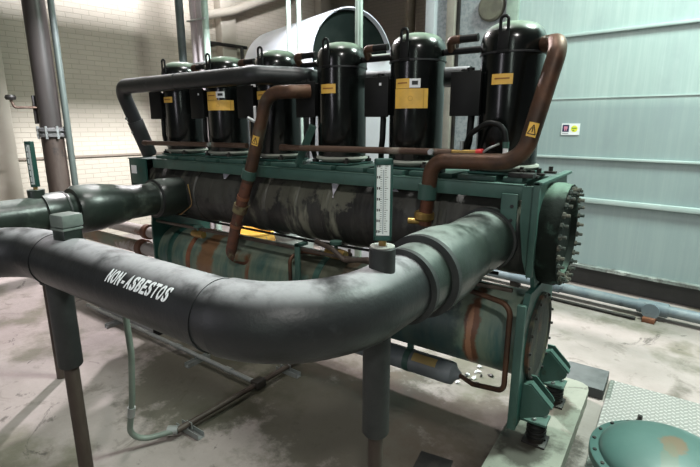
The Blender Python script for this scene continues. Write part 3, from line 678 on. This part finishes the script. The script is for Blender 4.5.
for cx, (lab, labels) in zip(CXS, specs):
    t, bx, by = compressor(cx, lab)
    for kind, a0, a1, z0, z1 in labels:
        o = MB().patch(cx, CY, .158, a0, a1, z0, z1).build('warning_label' if kind != 'w' else 'white_label', WHITE if kind == 'w' else YELLOW, t)
        if kind == 'y': MB().patch(cx, CY, .1592, a0 + (a1 - a0) * .15, a1 - (a1 - a0) * .15, (z0 + z1) / 2 - .001, (z0 + z1) / 2 + .006, th=.001).build('print', INK, o)
        if kind == 'Y':
            zc = (z0 + z1) / 2; mm = MB()
            ac = (a0 + a1) / 2
            n = 20
            for i in range(n):
                q = [i * 2 * PI / n, (i + 1) * 2 * PI / n]
                vs = []
                for rr in (.011, .014):
                    for th in (q if rr == .011 else q[::-1]):
                        aa = math.radians(ac) + rr * math.cos(th) / .16
                        vs.append(Vector((cx + .1603 * math.cos(aa), CY + .1603 * math.sin(aa), zc + rr * math.sin(th))))
                mm.bm.faces.new([mm.bm.verts.new(v) for v in vs])
            mm.build('print', M('faint_ink', (.48, .28, .05), .6) if 'faint_ink' not in bpy.data.materials else bpy.data.materials['faint_ink'], o)
            MB().patch(cx, CY, .1597, a1 - 10, a1 - 8, z0, z1, 2, .0006).build('print', bpy.data.materials['faint_ink'], o)
        if kind == 'w': MB().patch(cx, CY, .1592, a0 + 5, a1 - 5, z0 + .015, z1 - .012, 3, .001).build('print', INKB, o)
    if cx in (-1.31, -2.95):
        MB().box(bx + .022, bx + .036, by - .0505, by - .047, 1.965, 1.98).build('sticker', WHITE, t)

# short lines linking the domes
def link(x0, x1, lab):
    t = thing('dome_line', lab, 'pipe', (x1, 2.50, 2.12), 'short pipes between the compressor tops')
    MB().tube([(x0, 2.55, 2.135), (x1, 2.55, 2.135)], .018, 16).build('lower_tube', BLACKM, t)
    MB().tube([(x0, 2.49, 2.185), (x0 + (x1 - x0) * .5, 2.49, 2.185)], .020, 16).build('upper_tube', BLACKM, t)
    MB().tube(fillet([(x0 + (x1 - x0) * .45, 2.49, 2.185), (x0 + (x1 - x0) * .72, 2.49, 2.185), (x0 + (x1 - x0) * .80, 2.545, 2.145)], .03), .0225, 16).build('copper_bend', COPPER, t)
link(-.935, -1.145, 'short dark pipes with copper bend between the two compressors nearest the right')
link(-1.475, -1.685, 'short dark pipes with copper bend between the second and third compressors from the right')
link(-2.015, -2.245, 'short dark pipes with copper bend left of the third compressor from the right')
link(-2.575, -2.785, 'short dark pipes with copper bend left of the fourth compressor from the right')
link(-3.115, -3.335, 'short dark pipes with copper bend between the two leftmost compressors')

# insulated suction header
sh = thing('suction_header', 'black insulated pipe running in front of the three left compressors', 'pipe', (-3.95, 2.5, 1.47))
p = fillet([(-4.02, 2.52, 1.47), (-4.02, 2.30, 2.06), (-2.36, 2.28, 2.065), (-2.13, 2.50, 2.055), (-2.12, 2.84, 2.045), (-1.1, 2.84, 2.03)], [.11, .16, .1, .12], 10)
MB().tube(p, .060, 36).build('insulation', RUBBER, sh, wob=(.004, (8, 8, 8)))
d = (Vector((-4.02, 2.30, 2.06)) - Vector((-4.02, 2.52, 1.47)))
MB().tube([Vector((-4.02, 2.52, 1.47)) + d * .02, Vector((-4.02, 2.52, 1.47)) + d * .52], .066, 32).build('sleeve', RUBBERD, sh)
for x in (-3.2, -2.62): ring_at((x, 2.29, 2.0625), (1, 0, 0), .0625, .006).build('seam_band', RUBBERD, sh)
for f in (.35, .55):
    c = Vector((-4.02, 2.52, 1.47)) + d * f; MB().lathe([(.012, 0), (.012, .015), (0, .016)], (c.x, c.y - .08, c.z), 'y', 6).build('bolt', GALV, sh)

# copper discharge pipes
def tri_sticker(path_pt, axis_dir, r, parent, face=(0, -1, 0)):
    c = Vector(path_pt); ax = Vector(axis_dir).normalized(); f = Vector(face); f = (f - ax * f.dot(ax)).normalized(); s = ax.cross(f)
    m = MB(); n = 6
    for lay, (hw, hh, rr, mat, nm) in enumerate(((.55, .032, r + .001, YELLOW, 'warning_sticker'),)):
        g = [[m.bm.verts.new(c + ax * (hh * k) + f * (rr * math.cos(a)) + s * (rr * math.sin(a))) for a in [(-hw + 2 * hw * i / n) for i in range(n + 1)]] for k in (-1, 1)]
        for i in range(n): m.bm.faces.new((g[0][i], g[0][i + 1], g[1][i + 1], g[1][i]))
        o = m.build(nm, mat, parent)
    m = MB()
    pts = [(.0, .022), (-.42, -.020), (.42, -.020)]
    def pt(u_, v_): return c + ax * v_ + f * ((r + .002) * math.cos(u_)) + s * ((r + .002) * math.sin(u_))
    for (a, b) in ((0, 1), (1, 2), (2, 0)):
        m.tube([pt(*pts[a]), pt((pts[a][0] + pts[b][0]) / 2, (pts[a][1] + pts[b][1]) / 2), pt(*pts[b])], .0022, 6)
    m.tube([pt(0, .010), pt(0, -.012)], .0022, 6)
    m.build('triangle_mark', INKB, o)
cr = thing('copper_pipe', 'copper pipe looping from the rightmost compressor down into the black drum', 'pipe', (-1.08, 2.26, 1.2), 'copper discharge pipes')
pr = [(-.64, 2.58, 2.135), (-.497, 2.32, 2.10), (-.60, 2.25, 1.575), (-1.055, 2.25, 1.565), (-1.075, 2.26, 1.385)]
MB().tube(fillet(pr, [.085, .13, .09], 12), .040, 32).build('tube', COPPER, cr)
MB().tube(fillet([(-1.075, 2.26, 1.36), (-1.085, 2.265, 1.30), (-1.10, 2.28, 1.22)], .1), [.043] * 1 + [.041] * 20 if False else .037, 28).build('lower_tube', M('dark_stained_copper', (.13, .05, .028), .4, .5, c2=(.05, .028, .02), nscale=8), cr)
ring_at((-1.08, 2.26, 1.40), (.03, 0, 1), .049, .04).build('clamp', GREEN, cr)
MB().lathe([(.046, 1.24), (.055, 1.25), (.055, 1.28), (.046, 1.29)], (-1.10, 2.275, 0), 'z', 24).build('collar', BRASS, cr)
MB().tube([(-1.10, 2.27, 1.235), (-1.18, 2.24, 1.235)], .018, 12).build('fitting', BRASS, cr)
ax = Vector(pr[1]) - Vector(pr[2]); tri_sticker(Vector(pr[2]) + ax * .28, ax, .040, cr, (.25, -1, 0))
cl = thing('copper_pipe', 'rusty copper pipe bending down across the black drum into the teal drum', 'pipe', (-2.62, 2.24, .8), 'copper discharge pipes')
plp = [(-1.96, 2.36, 1.95), (-2.03, 2.27, 1.945), (-2.22, 2.25, 1.945), (-2.365, 2.23, 1.50), (-2.41, 2.22, 1.36)]
MB().tube(fillet(plp, [.05, .24, .1], 14), .042, 32).build('tube', COPPER, cl)
rp = fillet([(-2.405, 2.22, 1.38), (-2.54, 2.22, 1.08), (-2.635, 2.215, .80), (-2.56, 2.33, .745)], [.2, .07], 8)
MB().tube(rp, .040, 28).build('lower_tube', M('rusty_copper', (.12, .045, .026), .6, .15, c2=(.05, .028, .02), nscale=10, c3=(.16, .14, .08), scale3=9), cl)
ring_at((-2.395, 2.22, 1.415), (.35, 0, 1), .050, .03).build('clamp', GREEN, cl)
ring_at((-2.50, 2.22, 1.17), (.4, 0, 1), .052, .028).build('collar', M('crusty_brass', (.16, .14, .07), .8, c2=(.08, .05, .03), nscale=20, bump=.5, bscale=60), cl)
for z, x in ((1.25, -2.464), (1.04, -2.553)): ring_at((x, 2.22, z), (.4, 0, 1), .044, .012).build('joint', RUSTRED, cl)
ax = Vector(plp[2]) - Vector(plp[3]); tri_sticker(Vector(plp[3]) + ax * .33, ax, .042, cl, (.5, -1, 0))
MB().tube([(-2.27, 2.24, 1.74), (-2.35, 2.19, 1.79)], .012, 10).build('service_valve', GALV, cl)
MB().tube([(-2.30, 2.21, 1.77), (-2.28, 2.19, 1.86)], .009, 8).build('service_cap', WHITE, cl)

# oil lines in front of the compressor feet
def oil(x0, x1, z, fx, lab):
    t = thing('oil_line', lab, 'tube', ((x0 + x1) / 2, 2.345, z - .03), 'thin copper lines along the compressor feet')
    MB().tube([(x0, 2.33, z - .008), (x1, 2.33, z)], .019, 16).build('tube', COPPERP, t)
    MB().tube([(x0 - .012, 2.33, z - .008), (x0 + .04, 2.33, z - .008)], .023, 16).build('sleeve', COPPERP, t)
    MB().lathe([(0, -.025), (.015, -.025), (.018, -.01), (.015, .0), (0, .0)], (fx, 2.32, z), 'y', 14).build('sight_glass', GALV, t)
oil(-3.78, -2.52, 1.60, -2.90, 'thin copper line with a sight glass in front of the three left compressors')
oil(-2.18, -.98, 1.605, -1.09, 'thin copper line with a sight glass in front of the three right compressors')
sv = thing('service_valve', 'small brass valve with a red cap at the right end of the thin copper line', 'valve', (-.93, 2.30, 1.59))
MB().tube([(-.985, 2.33, 1.606), (-.85, 2.33, 1.61)], .014, 12).build('body', BRASS, sv)
MB().tube([(-.85, 2.33, 1.61), (-.815, 2.33, 1.612)], .017, 12).build('cap', REDP, sv)
MB().tube([(-.93, 2.33, 1.61), (-.93, 2.33, 1.665)], .010, 10).build('stem', GALV, sv)
MB().tube(fillet([(-.83, 2.33, 1.60), (-.79, 2.32, 1.63), (-.74, 2.34, 1.655)], .05), .006, 8).build('capillary', GALV, sv)
hs = thing('sensor_hose', 'black hose arching over the foot of the rightmost compressor to a green connector', 'hose', (-.72, 2.33, 1.5))
MB().tube(fillet([(-.98, 2.44, 1.56), (-.90, 2.36, 1.70), (-.80, 2.335, 1.76), (-.72, 2.33, 1.74), (-.705, 2.33, 1.66)], .08), .014, 12).build('hose', BLACKM, hs)
MB().tube([(-.705, 2.33, 1.665), (-.705, 2.33, 1.635)], .016, 12).build('connector', GREEN, hs)
MB().tube([(-.705, 2.33, 1.635), (-.705, 2.33, 1.61)], .013, 12).build('fitting', WHITE, hs)

# ------------------------------------------------------------------ floor conduits
t = thing('floor_conduit', 'thin grey conduit lying along the floor in front of the chiller', 'conduit', (-3.3, 2.05, 0), 'steel conduits on the floor')
MB().tube([(-4.5, 2.01, .055), (-2.13, 1.956, .055)], .016, 14).build('tube', GALV, t)
for x in (-3.02, -2.42): MB().tube([(x - .03, 2.01 - (x + 4.5) * .0228, .055), (x + .03, 2.01 - (x + 4.5) * .0228, .055)], .022, 12).build('coupling', GALV, t)
t = thing('floor_conduit', 'darker conduit crossing the floor from the hose end toward the chiller', 'conduit', (-2.12, 1.8, 0), 'steel conduits on the floor')
MB().tube([(-2.14, 1.34, .055), (-2.11, 2.42, .055)], .018, 14).build('tube', RUSTPIPE, t)
MB().box(-2.16, -2.09, 1.92, 2.0, .03, .085, .006).build('junction_fitting', IRON, t)
def strut_foot(x, y, lab, rz=0):
    t = thing('strut_foot', lab, 'conduit support', (x, y, 0), 'strut feet under the floor conduits')
    rot = Matrix.Rotation(rz, 3, 'Z'); m = MB()
    m.box(x - .10, x + .10, y - .02, y + .02, .0005, .006, 0, rot)
    o1 = rot @ Vector((0, .02, 0)); 
    m.box(x - .10 + o1.x, x + .10 + o1.x, y - .002 + o1.y, y + .002 + o1.y, .001, .035, 0, rot); m.box(x - .10 - o1.x, x + .10 - o1.x, y - .002 - o1.y, y + .002 - o1.y, .001, .035, 0, rot)
    m.build('channel', GALV, t)
    m = MB(); m.tube([(x - .02, y, .03), (x - .02, y, .07), (x + .02, y, .07), (x + .02, y, .03)], .004, 6); m.build('clamp', GALV, t)
strut_foot(-2.13, 1.42, 'strut foot at the hose end of the darker conduit')
strut_foot(-2.11, 2.24, 'strut foot beneath the far end of the darker conduit', 0)
strut_foot(-2.78, 1.97, 'strut foot halfway along the thin grey conduit', PI / 2)
strut_foot(-3.95, 1.995, 'strut foot at the left end of the thin grey conduit', PI / 2)
hs = thing('flexible_conduit', 'pale green flexible conduit hanging to the floor behind the stencilled pipe', 'conduit', (-2.3, 1.25, 0))
MB().tube(fillet([(-2.16, 1.13, 1.08), (-2.135, 1.13, .62), (-2.18, 1.13, .35), (-2.27, 1.13, .045), (-2.14, 1.35, .055)], [.3, .3, .10], 8), .0155, 16).build('hose', PALEGREEN, hs)
MB().tube([(-2.194, 1.13, .30), (-2.212, 1.13, .24)], .0195, 14).build('coupling', GALV, hs)
MB().tube([(-2.185, 1.314, .055), (-2.14, 1.35, .055)], .025, 14).build('end_fitting', GALV, hs)
t = thing('equipment_box', 'long pale grey steel box on the floor behind the stencilled pipe', 'box', (-3.9, 2.35, 0))
MB().box(-4.32, -3.44, 2.03, 2.20, .002, .125, .006).build('body', M('pale_grey_enamel', (.42, .42, .43), .5, c2=(.34, .34, .35)), t)
MB().box(-3.44, -3.425, 2.025, 2.205, .002, .13, .003).build('end_cap', IRON, t)
# small dark box at the bottom edge
t = thing('floor_box', 'small dark green box at the bottom edge of the photo', 'box', (-.83, 2.0, 0))
m = MB(); m.box(-.90, -.74, 1.82, 1.97, .0005, .07, .006, Matrix.Rotation(.15, 3, 'Z')); m.build('body', GREEN_D, t)
m = MB(); m.box(-.905, -.735, 1.815, 1.975, .07, .078, .003, Matrix.Rotation(.15, 3, 'Z')); m.build('lid', IRON, t)

# debris flakes beside the drier (white scraps of insulation)
for i in range(16):
    x, y = -1.0 + random.gauss(0, .07), 2.96 + random.gauss(0, .06); s = random.uniform(.012, .030)
    m = MB(); n = 6
    vs = [m.bm.verts.new((x + s * random.uniform(.5, 1) * math.cos(a), y + s * random.uniform(.5, 1) * math.sin(a), .002 + random.uniform(0, .018))) for a in [k * 2 * PI / n for k in range(n)]]
    top = m.bm.verts.new((x, y, .02)); 
    for k in range(n): m.bm.faces.new((vs[k], vs[(k + 1) % n], top))
    bo = m.bm.verts.new((x, y, .0005))
    for k in range(n): m.bm.faces.new((vs[(k + 1) % n], vs[k], bo))
    tag(m.build('paint_flake', WHITE if i % 3 else IRON, smooth=0), 'scrap of peeled paint on the floor behind the lower bend of the copper tube', 'debris', 'peeled paint scraps under the drum')

# ------------------------------------------------------------------ round green cover
add_spots(DOMEG, [((.02, .0, .30), (.05, .07, .2), (.16, .10, .055), .85), ((.0, -.12, .30), (.03, .12, .2), (.11, .12, .08), .6)], 9)
DX, DY = .135, 2.35
dc = thing('vessel_cover', 'round domed green vessel head with bolted rim in the bottom right corner', 'vessel cover', (DX, DY, .03))
MB().lathe([(0, .031), (.26, .031), (.26, .20), (0, .20)], (DX, DY, 0), 'z', 64).build('barrel', GREEN_D, dc)
fl = MB().lathe([(0, .19), (.318, .19), (.322, .195), (.322, .232), (.316, .237), (0, .237)], (DX, DY, 0), 'z', 72).build('rim', DOMEG, dc)
prof = [(0, .236), (.282, .236)] + [(.282 * math.cos(i / 14 * PI / 2), .237 + .10 * math.sin(i / 14 * PI / 2)) for i in range(1, 14)] + [(0, .337)]
MB().lathe(prof, (DX, DY, 0), 'z', 72).build('dome', DOMEG, dc)
for k in range(20):
    a = 2 * PI * k / 20
    MB().lathe([(.009, .236), (.009, .243), (0, .244)], (DX + .303 * math.cos(a), DY + .303 * math.sin(a), 0), 'z', 6).build('bolt', IRON, fl)
t = tag(MB().lathe([(.0, .03), (.018, .03), (.018, .045), (.013, .047), (.013, .075), (0, .076)], (.005, 2.98, 0), 'z', 6).build('floor_bolt', IRON), 'small dark bolt standing on the diamond plate behind the green cover', 'bolt')

# ------------------------------------------------------------------ floor pipe by the teal wall
fp2 = thing('floor_pipe', 'blue-grey pipe lying along the foot of the teal wall', 'pipe', tuple(R(-.6, 4.86, .0)))
def rot_build(m, *a, **k):
    for v in m.bm.verts: v.co = RM @ v.co
    return m.build(*a, **k)
rot_build(MB().tube([(-3.2, 4.86, .10), (3.2, 4.86, .10)], .050, 24), 'tube', FLOORPIPE, fp2)
m = MB(); m.tube([(-.77, 4.86, .10), (-.53, 4.86, .10)], .064, 24); m.tube([(-.65, 4.86, .10), (-.65, 4.76, .10)], .056, 24); m.lathe([(.072, 4.74), (.072, 4.76)], (-.65, 0, .10), 'y', 24)
rot_build(m, 'tee', FLOORPIPE, fp2)
rot_build(MB().box(-.70, -.60, 4.70, 4.80, .001, .045, .004), 'foot', RUSTRED, fp2)
for u in (-2.5, -1.6): rot_build(MB().tube([(u, 4.86, .10), (u + .12, 4.86, .10)], .060, 24), 'coupling', FLOORPIPE, fp2)
rot_build(MB().box(-2.0, -1.9, 4.83, 4.9, .001, .06, .004), 'foot', IRON, fp2)
t2 = thing('kerb_pipe', 'thin dark pipe on the floor just in front of the blue-grey pipe', 'pipe', tuple(R(-.6, 4.72, 0)))
rot_build(MB().tube([(-3.0, 4.70, .018), (-.75, 4.70, .018)], .016, 12), 'tube', IRON, t2)
# safety sticker on the wall
st = thing('safety_sticker', 'white sticker with a dark square and a yellow round mark on the teal wall', 'sticker', tuple(R(-1.73, 5.39, 1.70)))
rot_build(MB().box(-1.80, -1.615, 5.392, 5.3995, 1.635, 1.755), 'backing', WHITE, st)
rot_build(MB().box(-1.790, -1.722, 5.3905, 5.3925, 1.668, 1.742), 'dark_square', M('navy_ink', (.02, .02, .07), .5), st)
m = MB(); m.box(-1.775, -1.737, 5.3895, 5.391, 1.70, 1.725); m.box(-1.770, -1.758, 5.3895, 5.391, 1.678, 1.70); m.box(-1.752, -1.742, 5.3895, 5.391, 1.678, 1.70)
rot_build(m, 'pink_mark', M('pink_ink', (.55, .22, .30), .5), st)
m = MB(); m.lathe([(0, 5.3905), (.034, 5.3905), (.034, 5.3925), (0, 5.3925)], (-1.668, 0, 1.700), 'y', 28); rot_build(m, 'yellow_disc', M('lime_yellow', (.72, .70, .05), .5), st)
m = MB(); m.box(-1.693, -1.643, 5.3895, 5.391, 1.700, 1.712); m.box(-1.685, -1.665, 5.3895, 5.391, 1.680, 1.690)
rot_build(m, 'green_marks', M('green_ink', (.10, .25, .05), .5), st)
rot_build(MB().box(-1.788, -1.725, 5.3905, 5.3925, 1.648, 1.655), 'caption_line', M('grey_ink', (.3, .3, .35), .5), st)

# ------------------------------------------------------------------ galvanised casing left of the teal wall
cs = thing('duct_casing', 'galvanised sheet casing with pale upright posts left of the teal wall', 'duct casing', tuple(R(-3.0, 5.6, 0)))
rot_build(MB().box(-3.50, -2.53, 5.46, 6.6, .0, 5.55), 'panel', GALVP, cs, smooth=0)
rot_build(MB().box(-3.60, -3.47, 5.38, 5.47, 0, 5.55, .004), 'post', M('white_post', (.42, .45, .48), .5), cs)
rot_build(MB().box(-3.30, -3.19, 5.39, 5.47, 0, 5.55, .004), 'post', M('beige_post', (.27, .25, .215), .5, c2=(.22, .205, .18)), cs)
rot_build(MB().box(-3.18, -3.145, 5.43, 5.47, 0, 5.55, .003), 'post', IRON, cs)
rot_build(MB().lathe([(0, 5.40), (.14, 5.40), (.16, 5.42), (.16, 5.46)], (-2.73, 0, 3.07), 'y', 32), 'round_cap', M('drab_cap', (.12, .115, .085), .6, c2=(.08, .075, .06), nscale=8), cs)
rot_build(MB().box(-3.60, -2.53, 5.36, 5.46, .0, .18, .004), 'sill', M('pale_sill', (.55, .58, .58), .6), cs)

# ------------------------------------------------------------------ white tank and things behind
tk = thing('horizontal_tank', 'big white round-topped tank with a dark end behind the compressors', 'tank', (-4.8, 5.9, 0))
B = Vector((-3.82, 5.55, 2.58)); A = B + Vector((-.945, .326, -.0)) * 2.1; dr = (B - A).normalized(); TR = .69
m = MB(); m.tube([A, B], TR, 64, caps=False)
m.tube([B, A], TR - .03, 64, caps=False)
for P_, s in ((A, -1), (B, 1)):
    pass
m.build('white_jacket', TANKW, tk, recalc=False)
m = MB(); m.tube([A + dr * .02, A + dr * .05], TR - .005, 64); m.build('rear_end', TANKW, tk)
m = MB(); m.tube([B - dr * .10, B - dr * .07], TR - .025, 64); m.build('dark_end', TANKD, tk)
# rim
side = dr.cross(Vector((0, 0, 1))).normalized()
m = MB(); m.tube([B + side * (TR - .013) * math.cos(a) + Vector((0, 0, 1)) * (TR - .013) * math.sin(a) for a in [i * 2 * PI / 64 for i in range(65)]], .008, 8, caps=False); m.build('end_rim', TANKW, tk)
for f in (.2, .8):
    c = A.lerp(B, f); m = MB(); m.box(c.x - .12, c.x + .12, c.y - .5, c.y + .5, .0, 1.98, .01); m.build('saddle', GALVP, tk)
t = thing('white_cabinet', 'white steel cabinet seen between the compressor tops behind the machine', 'cabinet', (-3.36, 4.75, 0))
MB().box(-3.72, -2.70, 4.62, 4.85, 0.0, 2.46, .01).build('body', TANKW, t)
MB().box(-3.74, -2.68, 4.60, 4.87, 2.46, 2.49, .005).build('top', M('pale_top', (.5, .55, .5), .5), t)
# pale struts hanging
for (x, y, w_, lab) in ((-3.955, 4.4, .04, 'narrow pale strut in front of the white tank, left of the pair'), (-3.80, 4.4, .04, 'narrow pale strut in front of the white tank, right of the pair'), (-2.965, 4.4, .075, 'wider pale green strut in front of the dark tank end')):
    t = thing('upright_strut', lab, 'strut', (x, y, 0), 'pale upright struts behind the compressors')
    m = MB(); m.box(x - w_ / 2, x + w_ / 2, y - .02, y + .02, 0, 5.58, .003); m.build('channel', STRUT, t)
    m = MB(); m.box(x - w_ / 8, x + w_ / 8, y - .026, y - .019, 1.0, 5.55); m.build('slot_line', M('strut_slot', (.30, .36, .32), .6) if 'strut_slot' not in bpy.data.materials else bpy.data.materials['strut_slot'], t)
# risers
def riser(name, x, y, r, mat, lab, group=None, z1=5.58):
    t = thing(name, lab, 'pipe', (x, y, 0), group)
    MB().lathe([(0, .0), (r, .0), (r, z1), (0, z1)], (x, y, 0), 'z', 28).build('pipe', mat, t); return t
rz_ = riser('riser_pipe', -5.95, 2.53, .112, STEELPIPE, 'thick brown-grey riser pipe with a bolted coupling by the brick wall')
m = MB(); m.lathe([(.11, 1.60), (.15, 1.61), (.15, 1.64), (.125, 1.645), (.125, 1.665), (.15, 1.67), (.15, 1.70), (.11, 1.71)], (-5.95, 2.53, 0), 'z', 28); m.build('coupling', M('coupling_iron', (.10, .10, .095), .45, .4, c2=(.2, .2, .2), nscale=9), rz_)
for k in range(8):
    a = k * PI / 4; MB().lathe([(.014, 1.585), (.014, 1.725), (0, 1.726)], (-5.95 + .142 * math.cos(a), 2.53 + .142 * math.sin(a), 0), 'z', 6).build('bolt', GALV, rz_)
MB().lathe([(0, .0), (.115, .0), (.115, 1.60), (0, 1.6)], (-5.95, 2.53, 0), 'z', 28).build('lower_pipe', RUSTPIPE, rz_)
riser('riser_conduit', -5.80, 2.64, .034, M('conduit_grey_green', (.08, .10, .09), .45, .3, c2=(.24, .26, .27), nscale=2, lo=.5, hi=.7, stretch=(1, 1, .4)), 'slim grey-green conduit beside the thick riser pipe')
riser('riser_conduit', -5.98, 4.4, .055, DKPIPE, 'dark green upright pipe behind the leftmost compressor')
t = thing('pipe_bundle', 'pair of pale pinkish upright pipes behind the two leftmost compressors', 'pipe', (-5.5, 4.4, 0))
for x, r in ((-5.68, .05), (-5.56, .045), (-5.44, .045)): MB().lathe([(0, 0), (r, 0), (r, 5.58), (0, 5.58)], (x, 4.4, 0), 'z', 24).build('pipe', PVC if x < -5.5 else STRUT, t)
for z in (2.55, 3.1): MB().box(-5.75, -5.38, 4.33, 4.36, z, z + .02, .002).build('clip', GALV, t)
lv = thing('lever_valve', 'dark round-knobbed handle on a short pipe beside the thick riser', 'valve', (-5.99, 2.38, 1.9))
MB().tube(fillet([(-5.95, 2.48, 1.93), (-6.02, 2.22, 1.925), (-6.03, 2.20, 2.01)], .03), .014, 10).build('stem', COPPERP, lv)
MB().lathe([(0, 2.0), (.045, 2.005), (.055, 2.03), (.045, 2.055), (0, 2.06)], (-6.03, 2.20, 0), 'z', 16).build('knob', IRON, lv)
MB().box(-6.03, -6.0, 2.40, 2.46, 1.75, 2.06, .004).build('bracket', IRON, lv)
# overhead duct and lever by the far wall
t = thing('overhead_pipe', 'pale pipe crossing the brick wall high behind the left compressors', 'pipe', tuple(R(-7.2, 5.0, 3.3)))
rot_build(MB().tube(fillet([(-7.35, 4.4, 3.46), (-7.3, 5.0, 3.62), (-7.2, 6.6, 4.3)], .4), .07, 20), 'pipe', COLM, t)
rot_build(MB().tube([(-7.3, 4.45, 3.48), (-7.3, 4.45, 3.3)], .05, 12), 'drop', COLM, t)
t = thing('pipe_bracket', 'dark bracket on the brick wall behind the second compressor from the left', 'bracket', tuple(R(-7.5, 4.85, 2.7)))
rot_build(MB().box(-7.64, -7.35, 4.72, 4.78, 3.05, 3.10, .004), 'arm', IRON, t)
rot_build(MB().tube([(-7.38, 4.35, 3.08), (-7.38, 5.35, 3.08)], .03, 10), 'bar', IRON, t)
rot_build(MB().tube([(-7.38, 5.25, 3.1), (-7.38, 5.25, 2.65)], .03, 10), 'drop', IRON, t)
t = riser('riser_conduit', -4.18, 7.8, .09, M('brown_riser', (.10, .08, .05), .6, c2=(.14, .11, .08)), 'brown upright pipe against the far brick wall beside the white casing post')

# buckets behind the machine
def bucket(x, y, r, h, mat, lab):
    t = thing('bucket', lab, 'bucket', (x, y, 0), 'buckets behind the drums')
    MB().lathe([(0, .001), (r * .85, .001), (r, h), (r + .012, h), (r + .012, h + .02), (r - .01, h + .02), (r * .84, .03), (0, .03)], (x, y, 0), 'z', 36).build('pail', mat, t)
    MB().tube([(x + (r + .01) * math.cos(a), y - .02 + (r + .01) * math.sin(a) * .3 - r * .9, h - .02 - .25 * math.sin(a)) for a in [i * PI / 12 for i in range(13)]], .004, 6).build('handle', GALV, t)
bucket(-4.32, 4.06, .26, .42, BUCKY, 'yellow bucket on the floor seen between the two drums')
bucket(-3.72, 4.14, .24, .45, BUCKG, 'grey bucket on the floor seen between the two drums')
t = thing('boxed_panel', 'white boxed panel standing behind the drums under the thermometer', 'panel', (-2.85, 4.7, 0))
MB().box(-3.15, -2.52, 4.60, 4.75, 0.0, .40, .006).build('body', TANKW, t)
MB().box(-2.86, -2.82, 4.58, 4.60, 0.0, .42, .003).build('post', BRASS, t)

# ------------------------------------------------------------------ camera and light
cam = bpy.data.cameras.new('Camera'); co = bpy.data.objects.new('Camera', cam); C.objects.link(co)
co.location = (0, 0, 1.75); co.rotation_euler = (math.radians(90 - 13.2), 0, math.radians(35))
cam.sensor_width = 36; cam.lens = 467 / 700 * 36; cam.clip_start = .02
bpy.context.scene.camera = co

def area(name, loc, target, size, power, col, sy=None):
    l = bpy.data.lights.new(name, 'AREA'); l.energy = power; l.color = col; l.size = size
    l.shape = 'RECTANGLE'; l.size_y = sy or size
    o = bpy.data.objects.new(name, l); C.objects.link(o); o.location = loc
    o.rotation_euler = (Vector(target) - Vector(loc)).to_track_quat('-Z', 'Y').to_euler(); return o
def spot(name, loc, target, power, col, cone, blend=.3, r=.15):
    l = bpy.data.lights.new(name, 'SPOT'); l.energy = power; l.color = col; l.spot_size = math.radians(cone); l.spot_blend = blend; l.shadow_soft_size = r
    o = bpy.data.objects.new(name, l); C.objects.link(o); o.location = loc
    o.rotation_euler = (Vector(target) - Vector(loc)).to_track_quat('-Z', 'Y').to_euler(); return o
spot('lamp_rear_left', (-6.0, 4.7, 5.2), (-2.8, 1.6, .3), 4600, (1, .93, .96), 78, .4, .16)
spot('lamp_front', (1.3, -1.8, 5.0), (-1.5, 2.3, .6), 480, (1, .98, .94), 80, .5, .2)
area('lamp_rear_right', (.9, 3.9, 5.4), (.5, 4.1, 0), .9, 500, (.82, 1, .90))
area('lamp_mid', (-1.6, 2.0, 5.5), (-1.6, 2.1, 0), .6, 95, (1, .98, .95))
area('streak_light_left', (-3.0, -3.2, 2.0), (-2.0, 2.4, 1.6), .35, 34, (.95, .92, 1), 3.0)  # unseen tall light added for the pinkish streak on the compressors
area('streak_light_right', (.7, -3.2, 2.4), (-1.2, 2.4, 1.5), .3, 26, (.85, 1, .9), 3.0)  # second added tall light, for the greenish streak on the compressors
L0 = R(-2.0, 3.0, 5.1)
area('lamp_wall', tuple(L0), tuple(R(-7.65, 3.2, 2.4)), 1.6, 330, (.93, .94, 1), .12).data.spread = math.radians(75)
tag(MB().box(-3.12, -3.0, -3.0, 8.8, 4.51, 4.75, .004).build('shadow_blocker', IRON), 'dark steel girder added out of view to shade a band of the brick wall', 'blocker').rotation_euler = (0, 0, RZ)  # unseen bar, added only to cast the dark band on the brick wall
w = bpy.data.worlds.new('World'); bpy.context.scene.world = w; w.use_nodes = True
w.node_tree.nodes['Background'].inputs[0].default_value = (.84, .88, .90, 1); w.node_tree.nodes['Background'].inputs[1].default_value = .065
vs = bpy.context.scene.view_settings
vs.view_transform = 'Standard'; vs.look = 'None'; vs.gamma = 1; vs.exposure = .0; vs.use_curve_mapping = False
